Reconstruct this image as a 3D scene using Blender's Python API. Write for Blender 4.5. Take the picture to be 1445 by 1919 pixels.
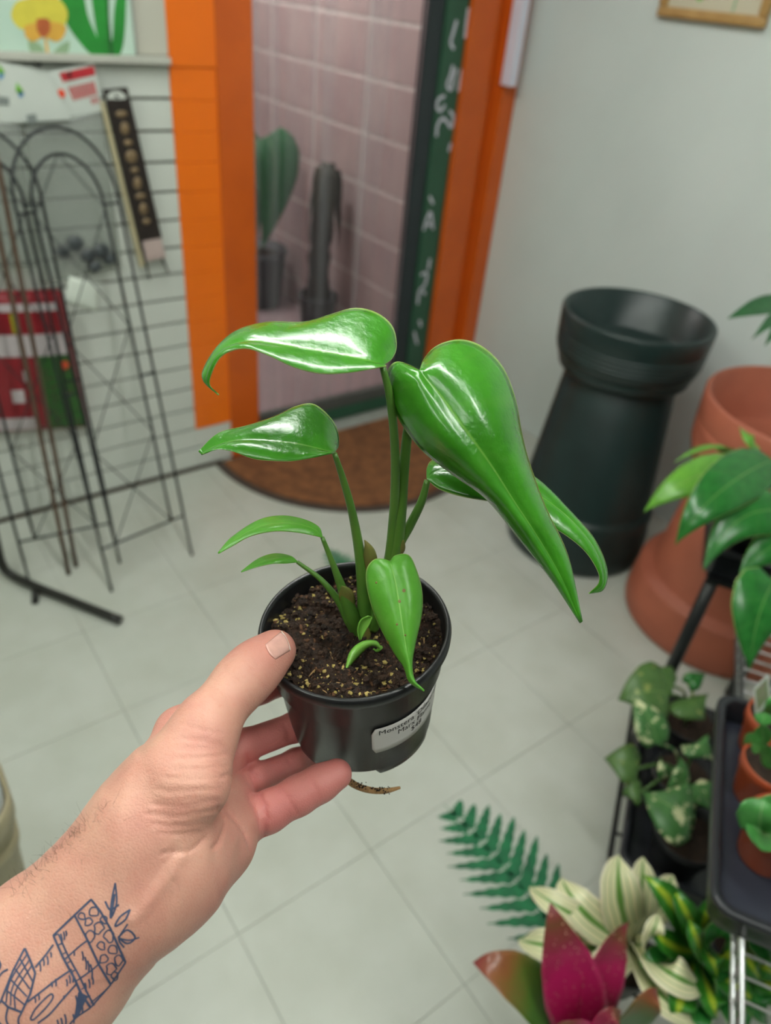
import bpy, bmesh, math, random
import numpy as np
from mathutils import Vector, Matrix
from mathutils.bvhtree import BVHTree

random.seed(7)
rng = np.random.default_rng(7)
S = bpy.context.scene
for o in list(bpy.data.objects):
    bpy.data.objects.remove(o)
C = S.collection

# ------------------------------------------------------------------ camera
F_PX, CX, CY = 1368.0, 722.5, 959.5
H = 1.5
_v1 = np.array([-537 - CX, -178 - CY, F_PX]); _v2 = np.array([2900 - CX, 195 - CY, F_PX])
_Y = _v1 / np.linalg.norm(_v1)
_X = _v2 - (_v2 @ _Y) * _Y; _X /= np.linalg.norm(_X)
_Z = np.cross(_X, _Y)
RM = np.array([_X, _Y, _Z])               # world <- camera (x right, y down, z forward)
EYE = np.array([0.0, 0.0, H])
cam_data = bpy.data.cameras.new('camera')
cam = bpy.data.objects.new('camera', cam_data); C.objects.link(cam)
cam_data.sensor_fit = 'VERTICAL'; cam_data.sensor_height = 36.0; cam_data.sensor_width = 27.1
cam_data.lens = F_PX / 1919.0 * 36.0
cam_data.clip_start = 0.02; cam_data.clip_end = 60
m4 = Matrix.Identity(4)
for i in range(3):
    m4[i][0] = RM[i, 0]; m4[i][1] = -RM[i, 1]; m4[i][2] = -RM[i, 2]; m4[i][3] = EYE[i]
cam.matrix_world = m4
cam_data.dof.use_dof = True
cam_data.dof.focus_distance = 0.362
cam_data.dof.aperture_fstop = 6.6
S.camera = cam

# ------------------------------------------------------------------ world, exposure
w = bpy.data.worlds.new('world'); S.world = w; w.use_nodes = True
w.node_tree.nodes['Background'].inputs[0].default_value = (0.75, 0.82, 0.9, 1)
w.node_tree.nodes['Background'].inputs[1].default_value = 0.25
S.view_settings.view_transform = 'Standard'; S.view_settings.look = 'None'
S.view_settings.gamma = 1.0; S.view_settings.use_curve_mapping = False
S.view_settings.exposure = -0.38
TUBE_A, TUBE_B, TUBE_C, TUBE_V = 85.0, 85.0, 38.0, 70.0     # ceiling light strengths

# ------------------------------------------------------------------ helpers: projection
def ray(px, py):
    return RM @ np.array([(px - CX) / F_PX, (py - CY) / F_PX, 1.0])
def PD(px, py, d): return EYE + ray(px, py) * d
def PZ(px, py, z):
    r = ray(px, py); return EYE + r * ((z - H) / r[2])
def PY(px, py, y):
    r = ray(px, py); return EYE + r * (y / r[1])
def PX(px, py, x):
    r = ray(px, py); return EYE + r * (x / r[0])
def proj(P):
    c = (np.asarray(P) - EYE) @ RM
    return np.stack([CX + F_PX * c[..., 0] / c[..., 2], CY + F_PX * c[..., 1] / c[..., 2], c[..., 2]], -1)

# ------------------------------------------------------------------ helpers: materials
def lin(h):
    h = h.lstrip('#'); v = [int(h[i:i + 2], 16) / 255 for i in (0, 2, 4)]
    return tuple((c / 12.92 if c <= .04045 else ((c + .055) / 1.055) ** 2.4) for c in v) + (1.0,)
MATS = {}
class NT:
    def __init__(s, name):
        s.m = bpy.data.materials.new(name); s.m.use_nodes = True; s.t = s.m.node_tree
        s.b = s.t.nodes['Principled BSDF']; s.out = s.t.nodes['Material Output']
    def n(s, typ, **kw):
        x = s.t.nodes.new(typ)
        for k, v in kw.items():
            if k.startswith('i_'): x.inputs[k[2:].replace('_', ' ')].default_value = v
            else: setattr(x, k, v)
        return x
    def l(s, a, b): s.t.links.new(a, b)
    def ramp(s, stops, fac=None, interp='LINEAR'):
        r = s.n('ShaderNodeValToRGB'); cr = r.color_ramp; cr.interpolation = interp
        while len(cr.elements) < len(stops): cr.elements.new(0.5)
        for e, (p, c) in zip(cr.elements, stops):
            e.position = p; e.color = c if not isinstance(c, str) else lin(c)
        if fac is not None: s.l(fac, r.inputs[0])
        return r
    def mix(s, a, b, fac, mode='MIX'):
        x = s.n('ShaderNodeMix', data_type='RGBA', blend_type=mode)
        for v, i in ((fac, 0), (a, 6), (b, 7)):
            if isinstance(v, (int, float)): x.inputs[i].default_value = v
            elif isinstance(v, (tuple, str)): x.inputs[i].default_value = v if isinstance(v, tuple) else lin(v)
            else: s.l(v, x.inputs[i])
        return x.outputs[2]
    def math(s, op, a, b=None, c=None):
        x = s.n('ShaderNodeMath', operation=op)
        for i, v in enumerate((a, b, c)):
            if v is None: continue
            if isinstance(v, (int, float)): x.inputs[i].default_value = v
            else: s.l(v, x.inputs[i])
        return x.outputs[0]
    def noise(s, scale, detail=3, vec=None, rough=.5):
        x = s.n('ShaderNodeTexNoise'); x.inputs['Scale'].default_value = scale
        x.inputs['Detail'].default_value = detail; x.inputs['Roughness'].default_value = rough
        if vec is not None: s.l(vec, x.inputs['Vector'])
        return x.outputs['Fac']
    def coord(s, which='Object'): return s.n('ShaderNodeTexCoord').outputs[which]
    def bump(s, h, strength=.2, dist=.001, normal=None):
        x = s.n('ShaderNodeBump'); x.inputs['Strength'].default_value = strength; x.inputs['Distance'].default_value = dist
        s.l(h, x.inputs['Height'])
        if normal is not None: s.l(normal, x.inputs['Normal'])
        return x.outputs[0]

def mat(name, col, rough=.5, var=.12, scale=20, bump=0, bscale=200, metallic=0, spec=.5, col2=None, coat=0, sss=0, trans=0, emit=None, estr=0):
    if name in MATS: return MATS[name]
    q = NT(name); b = q.b
    c1 = lin(col)
    c2 = lin(col2) if col2 else tuple(max(0, x * (1 - var)) for x in c1[:3]) + (1,)
    co = q.coord()
    r = q.ramp([(.35, c1), (.68, c2)], q.noise(scale, 4, co))
    q.l(r.outputs[0], b.inputs['Base Color'])
    b.inputs['Roughness'].default_value = rough; b.inputs['Metallic'].default_value = metallic
    b.inputs['Specular IOR Level'].default_value = spec; b.inputs['Coat Weight'].default_value = coat
    b.inputs['Transmission Weight'].default_value = trans
    if sss:
        b.inputs['Subsurface Weight'].default_value = sss; b.inputs['Subsurface Scale'].default_value = .004
    if emit:
        b.inputs['Emission Color'].default_value = lin(emit); b.inputs['Emission Strength'].default_value = estr
    if bump:
        q.l(q.bump(q.noise(bscale, 4, co), bump, .002), b.inputs['Normal'])
    MATS[name] = q.m; return q.m

# ------------------------------------------------------------------ helpers: objects
ORIG = {}
def tag(o, label=None, cat=None, group=None, kind=None):
    if label: o['label'] = label
    if cat: o['category'] = cat
    if group: o['group'] = group
    if kind: o['kind'] = kind
    return o
def empty(name, loc, label=None, cat=None, group=None, kind=None):
    o = bpy.data.objects.new(name, None); C.objects.link(o); o.location = tuple(float(v) for v in loc)
    o.empty_display_size = .02
    ORIG[o] = np.array(loc, float); return tag(o, label, cat, group, kind)
def mk(name, verts, faces, m, parent=None, smooth=True, origin=None, uv=None, solid=0):
    V = np.asarray(verts, float)
    if parent is not None: org = ORIG[parent]
    elif origin is not None: org = np.array(origin, float)
    else:
        org = (V.min(0) + V.max(0)) / 2; org[2] = V[:, 2].min()
    me = bpy.data.meshes.new(name); me.from_pydata([tuple(v) for v in (V - org)], [], [tuple(int(i) for i in f_) for f_ in faces])
    if smooth: me.polygons.foreach_set('use_smooth', [True] * len(me.polygons))
    if uv is not None:
        ul = me.uv_layers.new(name='UVMap')
        li = np.zeros(len(me.loops), int); me.loops.foreach_get('vertex_index', li)
        ul.data.foreach_set('uv', np.asarray(uv)[li].astype(np.float32).ravel())
    me.update()
    o = bpy.data.objects.new(name, me); C.objects.link(o)
    if m is not None: me.materials.append(m)
    if parent is not None: o.parent = parent
    else: o.location = tuple(org)
    ORIG[o] = org
    if solid:
        md = o.modifiers.new('thickness', 'SOLIDIFY'); md.thickness = solid; md.offset = 0
    return o
class MB:
    def __init__(s): s.v = []; s.f = []
    def add(s, V, Fc):
        n = sum(len(a) for a in s.v); s.v.append(np.asarray(V, float)); s.f += [tuple(i + n for i in q) for q in Fc]; return s
    def build(s, name, m, parent=None, **k): return mk(name, np.concatenate(s.v), s.f, m, parent, **k)
def box(lo, hi, bev=0.0):
    lo = np.array(lo, float); hi = np.array(hi, float)
    if not bev:
        V = np.array([[(lo, hi)[i][0], (lo, hi)[j][1], (lo, hi)[k][2]] for i in (0, 1) for j in (0, 1) for k in (0, 1)])
        return V, [(0, 1, 3, 2), (4, 6, 7, 5), (0, 4, 5, 1), (2, 3, 7, 6), (0, 2, 6, 4), (1, 5, 7, 3)]
    bm = bmesh.new(); bmesh.ops.create_cube(bm, size=1)
    for v in bm.verts: v.co = Vector([(lo[i] + hi[i]) / 2 + v.co[i] * (hi[i] - lo[i]) for i in range(3)])
    bmesh.ops.bevel(bm, geom=list(bm.edges), offset=bev, segments=2, affect='EDGES', profile=.5)
    bm.verts.index_update()
    V = np.array([v.co[:] for v in bm.verts]); Fc = [tuple(v.index for v in f_.verts) for f_ in bm.faces]; bm.free()
    return V, Fc
def frame_of(t):
    t = t / (np.linalg.norm(t) + 1e-12)
    a = np.cross(t, [0, 0, 1.0]) if abs(t[2]) < .95 else np.cross(t, [1.0, 0, 0])
    a /= np.linalg.norm(a); return a, np.cross(t, a)
def spline(P, n):
    P = np.asarray(P, float)
    if len(P) < 3: return P[0] + np.linspace(0, 1, n)[:, None] * (P[-1] - P[0])
    A = np.vstack([2 * P[0] - P[1], P, 2 * P[-1] - P[-2]]); s = np.linspace(0, len(P) - 1, n)
    i = np.minimum(s.astype(int), len(P) - 2); t = (s - i)[:, None]
    p0, p1, p2, p3 = A[i], A[i + 1], A[i + 2], A[i + 3]
    return .5 * (2 * p1 + (p2 - p0) * t + (2 * p0 - 5 * p1 + 4 * p2 - p3) * t ** 2 + (3 * p1 - p0 - 3 * p2 + p3) * t ** 3)
def tube(P, r, seg=10, closed=False, flat=None):
    P = np.asarray(P, float); n = len(P); r = np.broadcast_to(np.asarray(r, float), (n,))
    T = np.gradient(P, axis=0)
    if closed: T = np.roll(P, -1, 0) - np.roll(P, 1, 0)
    a, b = frame_of(T[0]); V = []
    for i in range(n):
        t = T[i] / (np.linalg.norm(T[i]) + 1e-12)
        a = a - (a @ t) * t; a /= np.linalg.norm(a) + 1e-12; b = np.cross(t, a)
        for k in range(seg):
            q = 2 * math.pi * k / seg
            V.append(P[i] + r[i] * (math.cos(q) * a + math.sin(q) * b))
    Fc = []
    for i in range(n if closed else n - 1):
        j = (i + 1) % n
        for k in range(seg):
            l = (k + 1) % seg; Fc.append((i * seg + k, i * seg + l, j * seg + l, j * seg + k))
    if not closed:
        Fc.append(tuple(reversed(range(seg)))); Fc.append(tuple((n - 1) * seg + k for k in range(seg)))
    return np.array(V), Fc
def lathe(prof, c=(0, 0, 0), axis=(0, 0, 1), seg=48, cap0=False, cap1=False):
    c = np.asarray(c, float); ax = np.asarray(axis, float); ax = ax / np.linalg.norm(ax)
    a = np.cross(ax, [0, 1.0, 0] if abs(ax[1]) < .9 else [1.0, 0, 0]); a /= np.linalg.norm(a); b = np.cross(ax, a)
    V = []
    for (r, z) in prof:
        for k in range(seg):
            q = 2 * math.pi * k / seg
            V.append(c + ax * z + r * (math.cos(q) * a + math.sin(q) * b))
    Fc = []
    for i in range(len(prof) - 1):
        for k in range(seg):
            l = (k + 1) % seg; Fc.append((i * seg + k, i * seg + l, (i + 1) * seg + l, (i + 1) * seg + k))
    if cap0: Fc.append(tuple(reversed(range(seg))))
    if cap1: Fc.append(tuple((len(prof) - 1) * seg + k for k in range(seg)))
    return np.array(V), Fc
def ribbon(P, wd, nrm):
    P = np.asarray(P, float); T = np.gradient(P, axis=0); nrm = np.broadcast_to(np.asarray(nrm, float), P.shape)
    s = np.cross(T, nrm); s /= np.linalg.norm(s, axis=1)[:, None] + 1e-12
    wd = np.broadcast_to(np.asarray(wd, float), (len(P),))[:, None]
    V = np.concatenate([P - s * wd / 2, P + s * wd / 2]); n = len(P)
    return V, [(i, i + 1, n + i + 1, n + i) for i in range(n - 1)]
def polyfill(P): return np.asarray(P, float), [tuple(range(len(P)))]
def copy_tree(o, parent=None, off=None):
    c = o.copy(); C.objects.link(c); c.parent = parent
    if off is not None and parent is None: c.location = Vector(o.location) + Vector([float(v) for v in off])
    for ch in o.children: copy_tree(ch, c)
    return c

# ------------------------------------------------------------------ leaves
def leaf3(L, M, R, nv=40, nu=14, bulge=0.0, ripple=0.0, groove=0.0):
    """surface lofted across three 3-D curves: left edge, midrib, right edge"""
    L, M, R = (spline(p, nv) for p in (L, M, R))
    us = np.linspace(-1, 1, nu); V = []; UV = []
    T = np.gradient(M, axis=0); T /= np.linalg.norm(T, axis=1)[:, None] + 1e-12
    W = R - L; N = np.cross(W, T); N /= np.linalg.norm(N, axis=1)[:, None] + 1e-12
    N *= np.sign((N * (EYE - M)).sum(1))[:, None]
    wid = np.linalg.norm(W, axis=1)
    for i in range(nv):
        for u in us:
            p = L[i] * (u * (u - 1) / 2) + M[i] * (1 - u * u) + R[i] * (u * (u + 1) / 2)
            k = math.sin(math.pi * abs(u))
            env = min(1, wid[i] / .03)
            p = p + N[i] * (bulge * k * env - groove * math.exp(-(u / .08) ** 2) * env)
            if ripple: p = p + N[i] * ripple * env * math.sin(i * .55 + (3 if u > 0 else 0)) * abs(u) ** 1.5
            V.append(p); UV.append((u * .5 + .5, i / (nv - 1)))
    Fc = [(i * nu + j, i * nu + j + 1, (i + 1) * nu + j + 1, (i + 1) * nu + j) for i in range(nv - 1) for j in range(nu - 1)]
    return np.array(V), Fc, np.array(UV)
PROF = dict(
    heart=[(0, .0), (.03, .55), (.12, .92), (.25, 1.0), (.45, .86), (.65, .58), (.82, .3), (.93, .1), (1, .0)],
    lance=[(0, .12), (.1, .5), (.3, .95), (.45, 1.0), (.65, .8), (.85, .36), (1, .0)],
    strap=[(0, .7), (.2, .9), (.5, 1.0), (.75, .85), (.9, .5), (1, .0)],
    oval=[(0, .0), (.08, .45), (.25, .85), (.5, 1.0), (.75, .82), (.92, .4), (1, .0)])
def gleaf(name, parent, base, mid, tip, width, prof, m, nh=None, fold=.15, nv=22, nu=10, bulge=0, ripple=0, lobe=0.0):
    base, mid, tip = (np.asarray(v, float) for v in (base, mid, tip))
    t = np.linspace(0, 1, nv)[:, None]
    ctrl = 2 * mid - .5 * (base + tip)
    M = (1 - t) ** 2 * base + 2 * t * (1 - t) * ctrl + t * t * tip
    T = np.gradient(M, axis=0); T /= np.linalg.norm(T, axis=1)[:, None]
    nh = np.asarray(nh if nh is not None else (0, 0, 1.0), float)
    side = np.cross(T, nh); side /= np.linalg.norm(side, axis=1)[:, None] + 1e-9
    N = np.cross(side, T)
    px_, py_ = zip(*PROF[prof]); wv = np.interp(t[:, 0], px_, py_)[:, None] * width / 2
    back = -T * lobe * np.exp(-(t / .1) ** 2) * (t > 0)
    L = M - side * wv + N * wv * fold + back; R = M + side * wv + N * wv * fold + back
    V, Fc, UV = leaf3(L, M, R, nv, nu, bulge, ripple)
    return mk(name, V, Fc, m, parent, uv=UV, solid=.0006)
def leafmat(name, edge, mid, vein='#8cc84c', rough=.25, along=None, stripes=None, blotch=None, vfreq=0, bump=.15, spots=None, coat=.0, rib=.045):
    if name in MATS: return MATS[name]
    q = NT(name); b = q.b
    uv = q.n('ShaderNodeUVMap'); sp = q.n('ShaderNodeSeparateXYZ'); q.l(uv.outputs[0], sp.inputs[0])
    U, Vv = sp.outputs[0], sp.outputs[1]
    au = q.math('MULTIPLY', q.math('ABSOLUTE', q.math('SUBTRACT', U, .5)), 2.0)
    co = q.coord()
    nz = q.noise(60, 3, co)
    col = q.mix(edge, mid, q.ramp([(.3, (0, 0, 0, 1)), (.7, (1, 1, 1, 1))], nz).outputs[0])
    if stripes:                                       # across the blade
        wob = q.math('ADD', au, q.math('MULTIPLY', q.math('SUBTRACT', q.noise(14, 2, co), .5), .16))
        col = q.ramp(stripes, wob).outputs[0]
    if along:
        wob = q.math('ADD', Vv, q.math('MULTIPLY', q.math('SUBTRACT', q.noise(26, 3, co), .5), .22))
        r = q.n('ShaderNodeValToRGB'); cr = r.color_ramp
        while len(cr.elements) < len(along): cr.elements.new(.5)
        for e, (p, c) in zip(cr.elements, along): e.position = p; e.color = lin(c)
        q.l(wob, r.inputs[0]); col = r.outputs[0]
    if blotch:
        bn = q.noise(blotch[1], 4, co, .65)
        col = q.mix(col, blotch[0], q.ramp([(blotch[2], (0, 0, 0, 1)), (blotch[2] + .05, (1, 1, 1, 1))], bn).outputs[0])
    if spots:
        vo = q.n('ShaderNodeTexVoronoi'); vo.inputs['Scale'].default_value = spots[1]; q.l(co, vo.inputs['Vector'])
        col = q.mix(spots[0], col, q.ramp([(.10, (0, 0, 0, 1)), (.2, (1, 1, 1, 1))], vo.outputs['Distance']).outputs[0])
    if vein:
        ribf = q.ramp([(0, (1, 1, 1, 1)), (rib, (0, 0, 0, 1))], au).outputs[0]
        col = q.mix(col, vein, q.math('MULTIPLY', ribf, .45))
    height = nz
    if vfreq:
        ph = q.math('ADD', q.math('MULTIPLY', q.math('SUBTRACT', Vv, q.math('MULTIPLY', au, .16)), vfreq), q.math('MULTIPLY', q.noise(25, 2, co), 1.5))
        sn = q.math('SINE', ph)
        vf = q.ramp([(.90, (0, 0, 0, 1)), (1.0, (1, 1, 1, 1))], q.math('MULTIPLY_ADD', sn, .5, .5)).outputs[0]
        col = q.mix(col, vein, q.math('MULTIPLY', vf, .035))
        height = q.math('ADD', q.math('MULTIPLY', sn, .10), q.noise(260, 3, co))
    if vein and vfreq:
        col = q.mix(col, '#b9d67a', q.math('MULTIPLY', q.ramp([(.965, (0, 0, 0, 1)), (.99, (1, 1, 1, 1))], au).outputs[0], .8))
    q.l(col, b.inputs['Base Color'])
    b.inputs['Roughness'].default_value = rough
    b.inputs['Coat Weight'].default_value = coat; b.inputs['Coat Roughness'].default_value = .16
    b.inputs['Subsurface Weight'].default_value = 0
    q.l(q.bump(height, bump, .0012), b.inputs['Normal'])
    tr = q.n('ShaderNodeBsdfTranslucent'); q.l(col, tr.inputs[0])
    ms = q.n('ShaderNodeMixShader'); ms.inputs[0].default_value = .16
    q.l(b.outputs[0], ms.inputs[1]); q.l(tr.outputs[0], ms.inputs[2]); q.l(ms.outputs[0], q.out.inputs[0])
    MATS[name] = q.m; return q.m

#==SETTING==
# ================================================================== the room
XR, YW, YD = 2.17, 2.15, 2.24          # right wall, slat wall, door plane
X0, Y0, ZC = -2.0, -2.2, 2.62
m_white = mat('painted_wall_white', '#d9e2df', .6, .05, 3, .05, 60)
m_drab = mat('painted_wall_drab', '#5c5d52', .7, .15, 3)
m_tile = mat('vinyl_tile_grey', '#c3c6be', .42, .07, 7, .04, 90, col2='#b9bcb2')
m_joint = mat('tile_joint', '#9fa19a', .8)
m_slat = mat('slat_white_laminate', '#d9ddd6', .45, .05, 5)
m_gap = mat('slat_groove_dark', '#6a655a', .8)
m_orange = mat('orange_paint', '#ff7a14', .35, .06, 6)
m_orange2 = mat('deep_orange_paint', '#d9631a', .3, .10, 5, col2='#c95a1c')
m_green_paint = mat('dark_green_paint', '#2f5a43', .35, .15, 12)
m_gasket = mat('dark_gasket', '#2b3438', .4, .1, 12)
m_coir = mat('brown_coir', '#8a5a36', .95, .25, 30, .8, 500, col2='#6a4228')
m_matrim = mat('mat_rubber_edge', '#4a3f38', .7, .2, 30)
m_block = mat('mauve_glazed_block', '#baa8a6', .4, .1, 4, col2='#ad999a')
m_grout = mat('pale_grout', '#dcd8d4', .8)
m_vfloor = mat('vestibule_floor_mauve', '#a8979a', .5, .12, 6)

floor = mk('floor', *box((X0, Y0, -.06), (XR, YD + .06, -.0035)), m_joint, smooth=False); tag(floor, kind='structure')
T = .31
tile_me = None
ix0, iy0 = .254, .0
i0 = math.ceil((-.9 - ix0) / T); i1 = math.floor((XR - ix0) / T)
for ix in range(i0, i1 + 1):
    for iy in range(-1, 7):
        a = ix0 + ix * T; b_ = iy0 + iy * T
        xa, xb, ya, yb = a + .0006, min(a + T - .0006, XR), b_ + .0006, min(b_ + T - .0006, YW)
        o = mk('floor_tile', *box((xa, ya, -.004), (xb, yb, 0), ), m_tile, floor, smooth=False)
# far margins of the floor, same vinyl
for k, (lo, hi) in enumerate((((X0, Y0, -.004), (XR, -.3112, -.0001)), ((X0, -.31, -.004), (ix0 + i0 * T - .0006, YW, -.0001)))):
    tag(mk('floor_margin', *box(lo, hi), m_tile, floor, smooth=False))

wr = mk('wall_right', *box((XR, Y0, 0), (XR + .08, YD + .1, ZC)), m_white, smooth=False); tag(wr, kind='structure')
wb = mk('wall_back', *box((X0, Y0 - .08, 0), (XR, Y0, ZC)), m_drab, smooth=False); tag(wb, kind='structure')
wl2 = mk('wall_side', *box((X0 - .08, Y0, 0), (X0, YW + .1, ZC)), m_drab, smooth=False); tag(wl2, kind='structure')
ce = mk('ceiling', *box((X0, Y0, ZC), (XR, YD + .1, ZC + .06)), mat('ceiling_board_grey', '#a9aaa2', .8, .08, 5), smooth=False); tag(ce, kind='structure')

# slat wall: backing, then every slat a board of its own
wl = mk('wall_left', *box((X0, YW + .014, 0), (.985, YW + .07, ZC)), m_gap, smooth=False); tag(wl, kind='structure')
SL, ZT = .0785, 1.2625
zs = [ZT - .0 - SL * k for k in range(17)]
zs = [z for z in zs if z > 0.0]
def slat(x0, x1, z0, z1, m, d=0.0):
    return mk('slat', *box((x0, YW - d, z0), (x1, YW + .016, z1), .0015), m, wl, smooth=False)
for k, zt in enumerate(zs):
    zb = max(.006, zt - SL + .0075)
    slat(X0, .852, zb, zt, m_slat)
    if zb > .125: slat(.8525, .985, zb - .0068, zt, m_orange, .002)
    else: slat(.8525, .985, zb, zt, m_slat)
m_head = mat('header_panel_cream', '#cfccbf', .55, .05, 4)
mk('header_panel', *box((X0, YW - .004, 1.288), (.852, YW + .016, ZC)), m_head, wl, smooth=False)
mk('header_panel', *box((.8525, YW - .006, 1.2635), (.985, YW + .016, ZC)), m_orange, wl, smooth=False)
led = mk('trim_1', *box((X0, YW - .028, 1.268), (.85, YW + .01, 1.286), .003), mat('trim_pale_metal', '#c9c9bf', .35, .08, 10), smooth=False); tag(led, kind='structure')
mk('baseboard_left', *box((X0, YW - .006, 0), (.945, YW + .005, .008)), mat('base_strip_brown', '#4c4036', .7), smooth=False)['kind'] = 'structure'

# door: jambs, casing, green leaf with glass
t2 = empty('trim_2', (1.04, YW, 0), kind='structure')
mk('jamb_post', *box((.986, YW - .004, .008), (1.098, YD + .06, ZC), .004), m_orange2, t2, smooth=False)
t3 = empty('trim_3', (2.05, YD, 0), kind='structure')
mk('casing_board', *box((1.935, YD - .03, 0), (2.062, YD + .06, ZC), .004), m_orange2, t3, smooth=False)
mk('casing_step', *box((2.063, YD - .012, 0), (2.098, YD + .06, ZC)), m_orange2, t3, smooth=False)
mk('casing_return', *box((2.099, YD - .06, 0), (XR - .001, YD + .06, ZC), .004), m_orange2, t3, smooth=False)

door = empty('door_1', (1.5, YD, 0), kind='structure')
mk('stile', *box((1.838, YD - .014, .0), (1.934, YD + .03, 2.1), .003), m_green_paint, door, smooth=False)
mk('stile_gasket', *box((1.772, YD - .006, .02), (1.8375, YD + .03, 2.1), .003), m_gasket, door, smooth=False)
mk('bottom_rail', *box((1.099, YD - .016, .004), (1.8375, YD + .03, .05), .003), m_green_paint, door, smooth=False)
mk('kick_rail', *box((1.099, YD - .006, .0505), (1.7715, YD + .03, .098), .003), mat('dark_rail_grey', '#5a5c58', .4, .2, 12), door, smooth=False)
mk('hinge_stile', *box((1.099, YD + .002, .0985), (1.106, YD + .03, 2.1)), m_green_paint, door, smooth=False)
q = NT('door_glass'); q.t.nodes.remove(q.b)
mpn = q.n('ShaderNodeMapping'); mpn.inputs['Scale'].default_value = (26, 26, .35); q.l(q.coord(), mpn.inputs['Vector'])
st = q.noise(1.0, 3, mpn.outputs[0])
gl = q.n('ShaderNodeBsdfGlossy'); gl.inputs['Roughness'].default_value = .08; gl.inputs['Color'].default_value = (.9, .92, .95, 1)
tp = q.n('ShaderNodeBsdfTransparent'); df = q.n('ShaderNodeBsdfDiffuse'); df.inputs[0].default_value = (.62, .62, .66, 1)
fr = q.n('ShaderNodeFresnel'); fr.inputs[0].default_value = 1.35
m1 = q.n('ShaderNodeMixShader'); q.l(fr.outputs[0], m1.inputs[0]); q.l(tp.outputs[0], m1.inputs[1]); q.l(gl.outputs[0], m1.inputs[2])
m2 = q.n('ShaderNodeMixShader'); q.l(q.math('MULTIPLY', q.ramp([(.42, (0, 0, 0, 1)), (.75, (1, 1, 1, 1))], st).outputs[0], .2), m2.inputs[0])
q.l(m1.outputs[0], m2.inputs[1]); q.l(df.outputs[0], m2.inputs[2]); q.l(m2.outputs[0], q.out.inputs[0])
mk('glass_pane', *box((1.1065, YD + .008, .0985), (1.7715, YD + .012, 2.1)), q.m, door, smooth=False)

# worn white lettering painted down the green stile: strokes along the surface
m_letter = mat('worn_white_paint', '#d5d2e0', .6, .1, 40)
marks = [[(856, 38), (850, 60), (845, 80), (851, 92)], [(878, 15), (874, 45), (871, 72)], [(849, 122), (845, 140), (838, 160), (846, 168), (850, 145), (856, 128)],
         [(866, 130), (862, 150), (859, 172)], [(834, 180), (822, 186), (819, 202), (827, 207), (834, 196)], [(842, 208), (850, 218), (846, 240), (838, 228), (829, 222), (820, 235), (818, 256)],
         [(845, 268), (841, 284)], [(805, 368), (812, 382)], [(806, 396), (798, 416), (794, 432)], [(808, 398), (812, 430)], [(797, 420), (812, 422)], [(806, 485), (803, 505)],
         [(788, 515), (800, 512), (796, 535), (786, 545), (783, 570)], [(786, 600), (789, 612)], [(776, 622), (782, 645)], [(792, 545), (797, 552)]]
for pl in marks:
    P = spline([PY(x, y, YD - .0146) for x, y in pl], 14)
    mk('lettering_stroke', *ribbon(P, .011, (0, -1, 0)), m_letter, door, smooth=False, solid=.0004)

# vestibule seen through the glass
VX, VY = 2.0, 5.2
vw = mk('wall_vestibule', *box((VX + .003, YD + .1, 0), (VX + .09, VY, 2.5)), m_grout, smooth=False); tag(vw, kind='structure')
ZB0, ZS, YB0, YS = .1325 - .2055, .2055, 2.89 - .41, .41
bl_me = None
for r_ in range(0, 9):
    for c_ in range(0, 7):
        z0 = max(.001, ZB0 + r_ * ZS + .007); z1 = ZB0 + (r_ + 1) * ZS - .007
        y0 = max(YD + .1, YB0 + c_ * YS + .007); y1 = min(VY, YB0 + (c_ + 1) * YS - .007)
        if z1 - z0 < .01 or y1 - y0 < .02: continue
        mk('block', *box((VX, y0, z0), (VX + .004, y1, z1), .001), m_block, vw, smooth=False)
vf = mk('floor_vestibule', *box((.6, YD + .0605, -.06), (VX + .09, VY, -.0005)), m_vfloor, smooth=False); tag(vf, kind='structure')
for nm, lo, hi in (('wall_vestibule_end', (.6, VY, 0), (VX + .09, VY + .06, 2.5)), ('wall_vestibule_side', (.54, YD + .1, 0), (.6, VY, 2.5)), ('ceiling_vestibule', (.54, YD + .1, 2.5), (VX + .09, VY, 2.55))):
    tag(mk(nm, *box(lo, hi), m_block, smooth=False), kind='structure')

# ceiling lights: housing, diffuser
def emit(name, col, s):
    q = NT(name); q.t.nodes.remove(q.b); e = q.n('ShaderNodeEmission'); e.inputs[0].default_value = lin(col); e.inputs[1].default_value = s
    q.l(e.outputs[0], q.out.inputs[0]); return q.m
m_house = mat('light_housing_white', '#e8e8e4', .4)
def ceiling_light(x, y, z, lx, ly, m, label):
    t = empty('ceiling_light', (x, y, z - .05), label, 'ceiling light', 'ceiling lights')
    mk('housing', *box((x - lx / 2 - .02, y - ly / 2 - .02, z - .035), (x + lx / 2 + .02, y + ly / 2 + .02, z), .004), m_house, t, smooth=False)
    mk('diffuser', *box((x - lx / 2, y - ly / 2, z - .05), (x + lx / 2, y + ly / 2, z - .0355)), m, t, smooth=False)
mA = emit('lit_diffuser_cool', '#f6fff2', TUBE_A); mB = emit('lit_diffuser_neutral', '#fbfff8', TUBE_B); mV = emit('lit_diffuser_lilac', '#fff8f2', TUBE_V); mC = emit('lit_diffuser_dim', '#fbfff8', TUBE_C)
ceiling_light(-.75, .85, ZC, .06, 1.5, mA, 'left of the two ceiling lights nearest the slat wall')
ceiling_light(.52, .65, ZC, .06, 1.8, mB, 'right of the two ceiling lights nearest the slat wall')
ceiling_light(-.75, -.9, ZC, .06, 1.5, mC, 'left of the two ceiling lights behind the camera')
ceiling_light(.52, -.85, ZC, .06, .85, mB, 'right of the two ceiling lights behind the camera')
ceiling_light(1.3, 3.4, 2.5, .16, .9, mV, 'ceiling light in the mauve vestibule')

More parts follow.
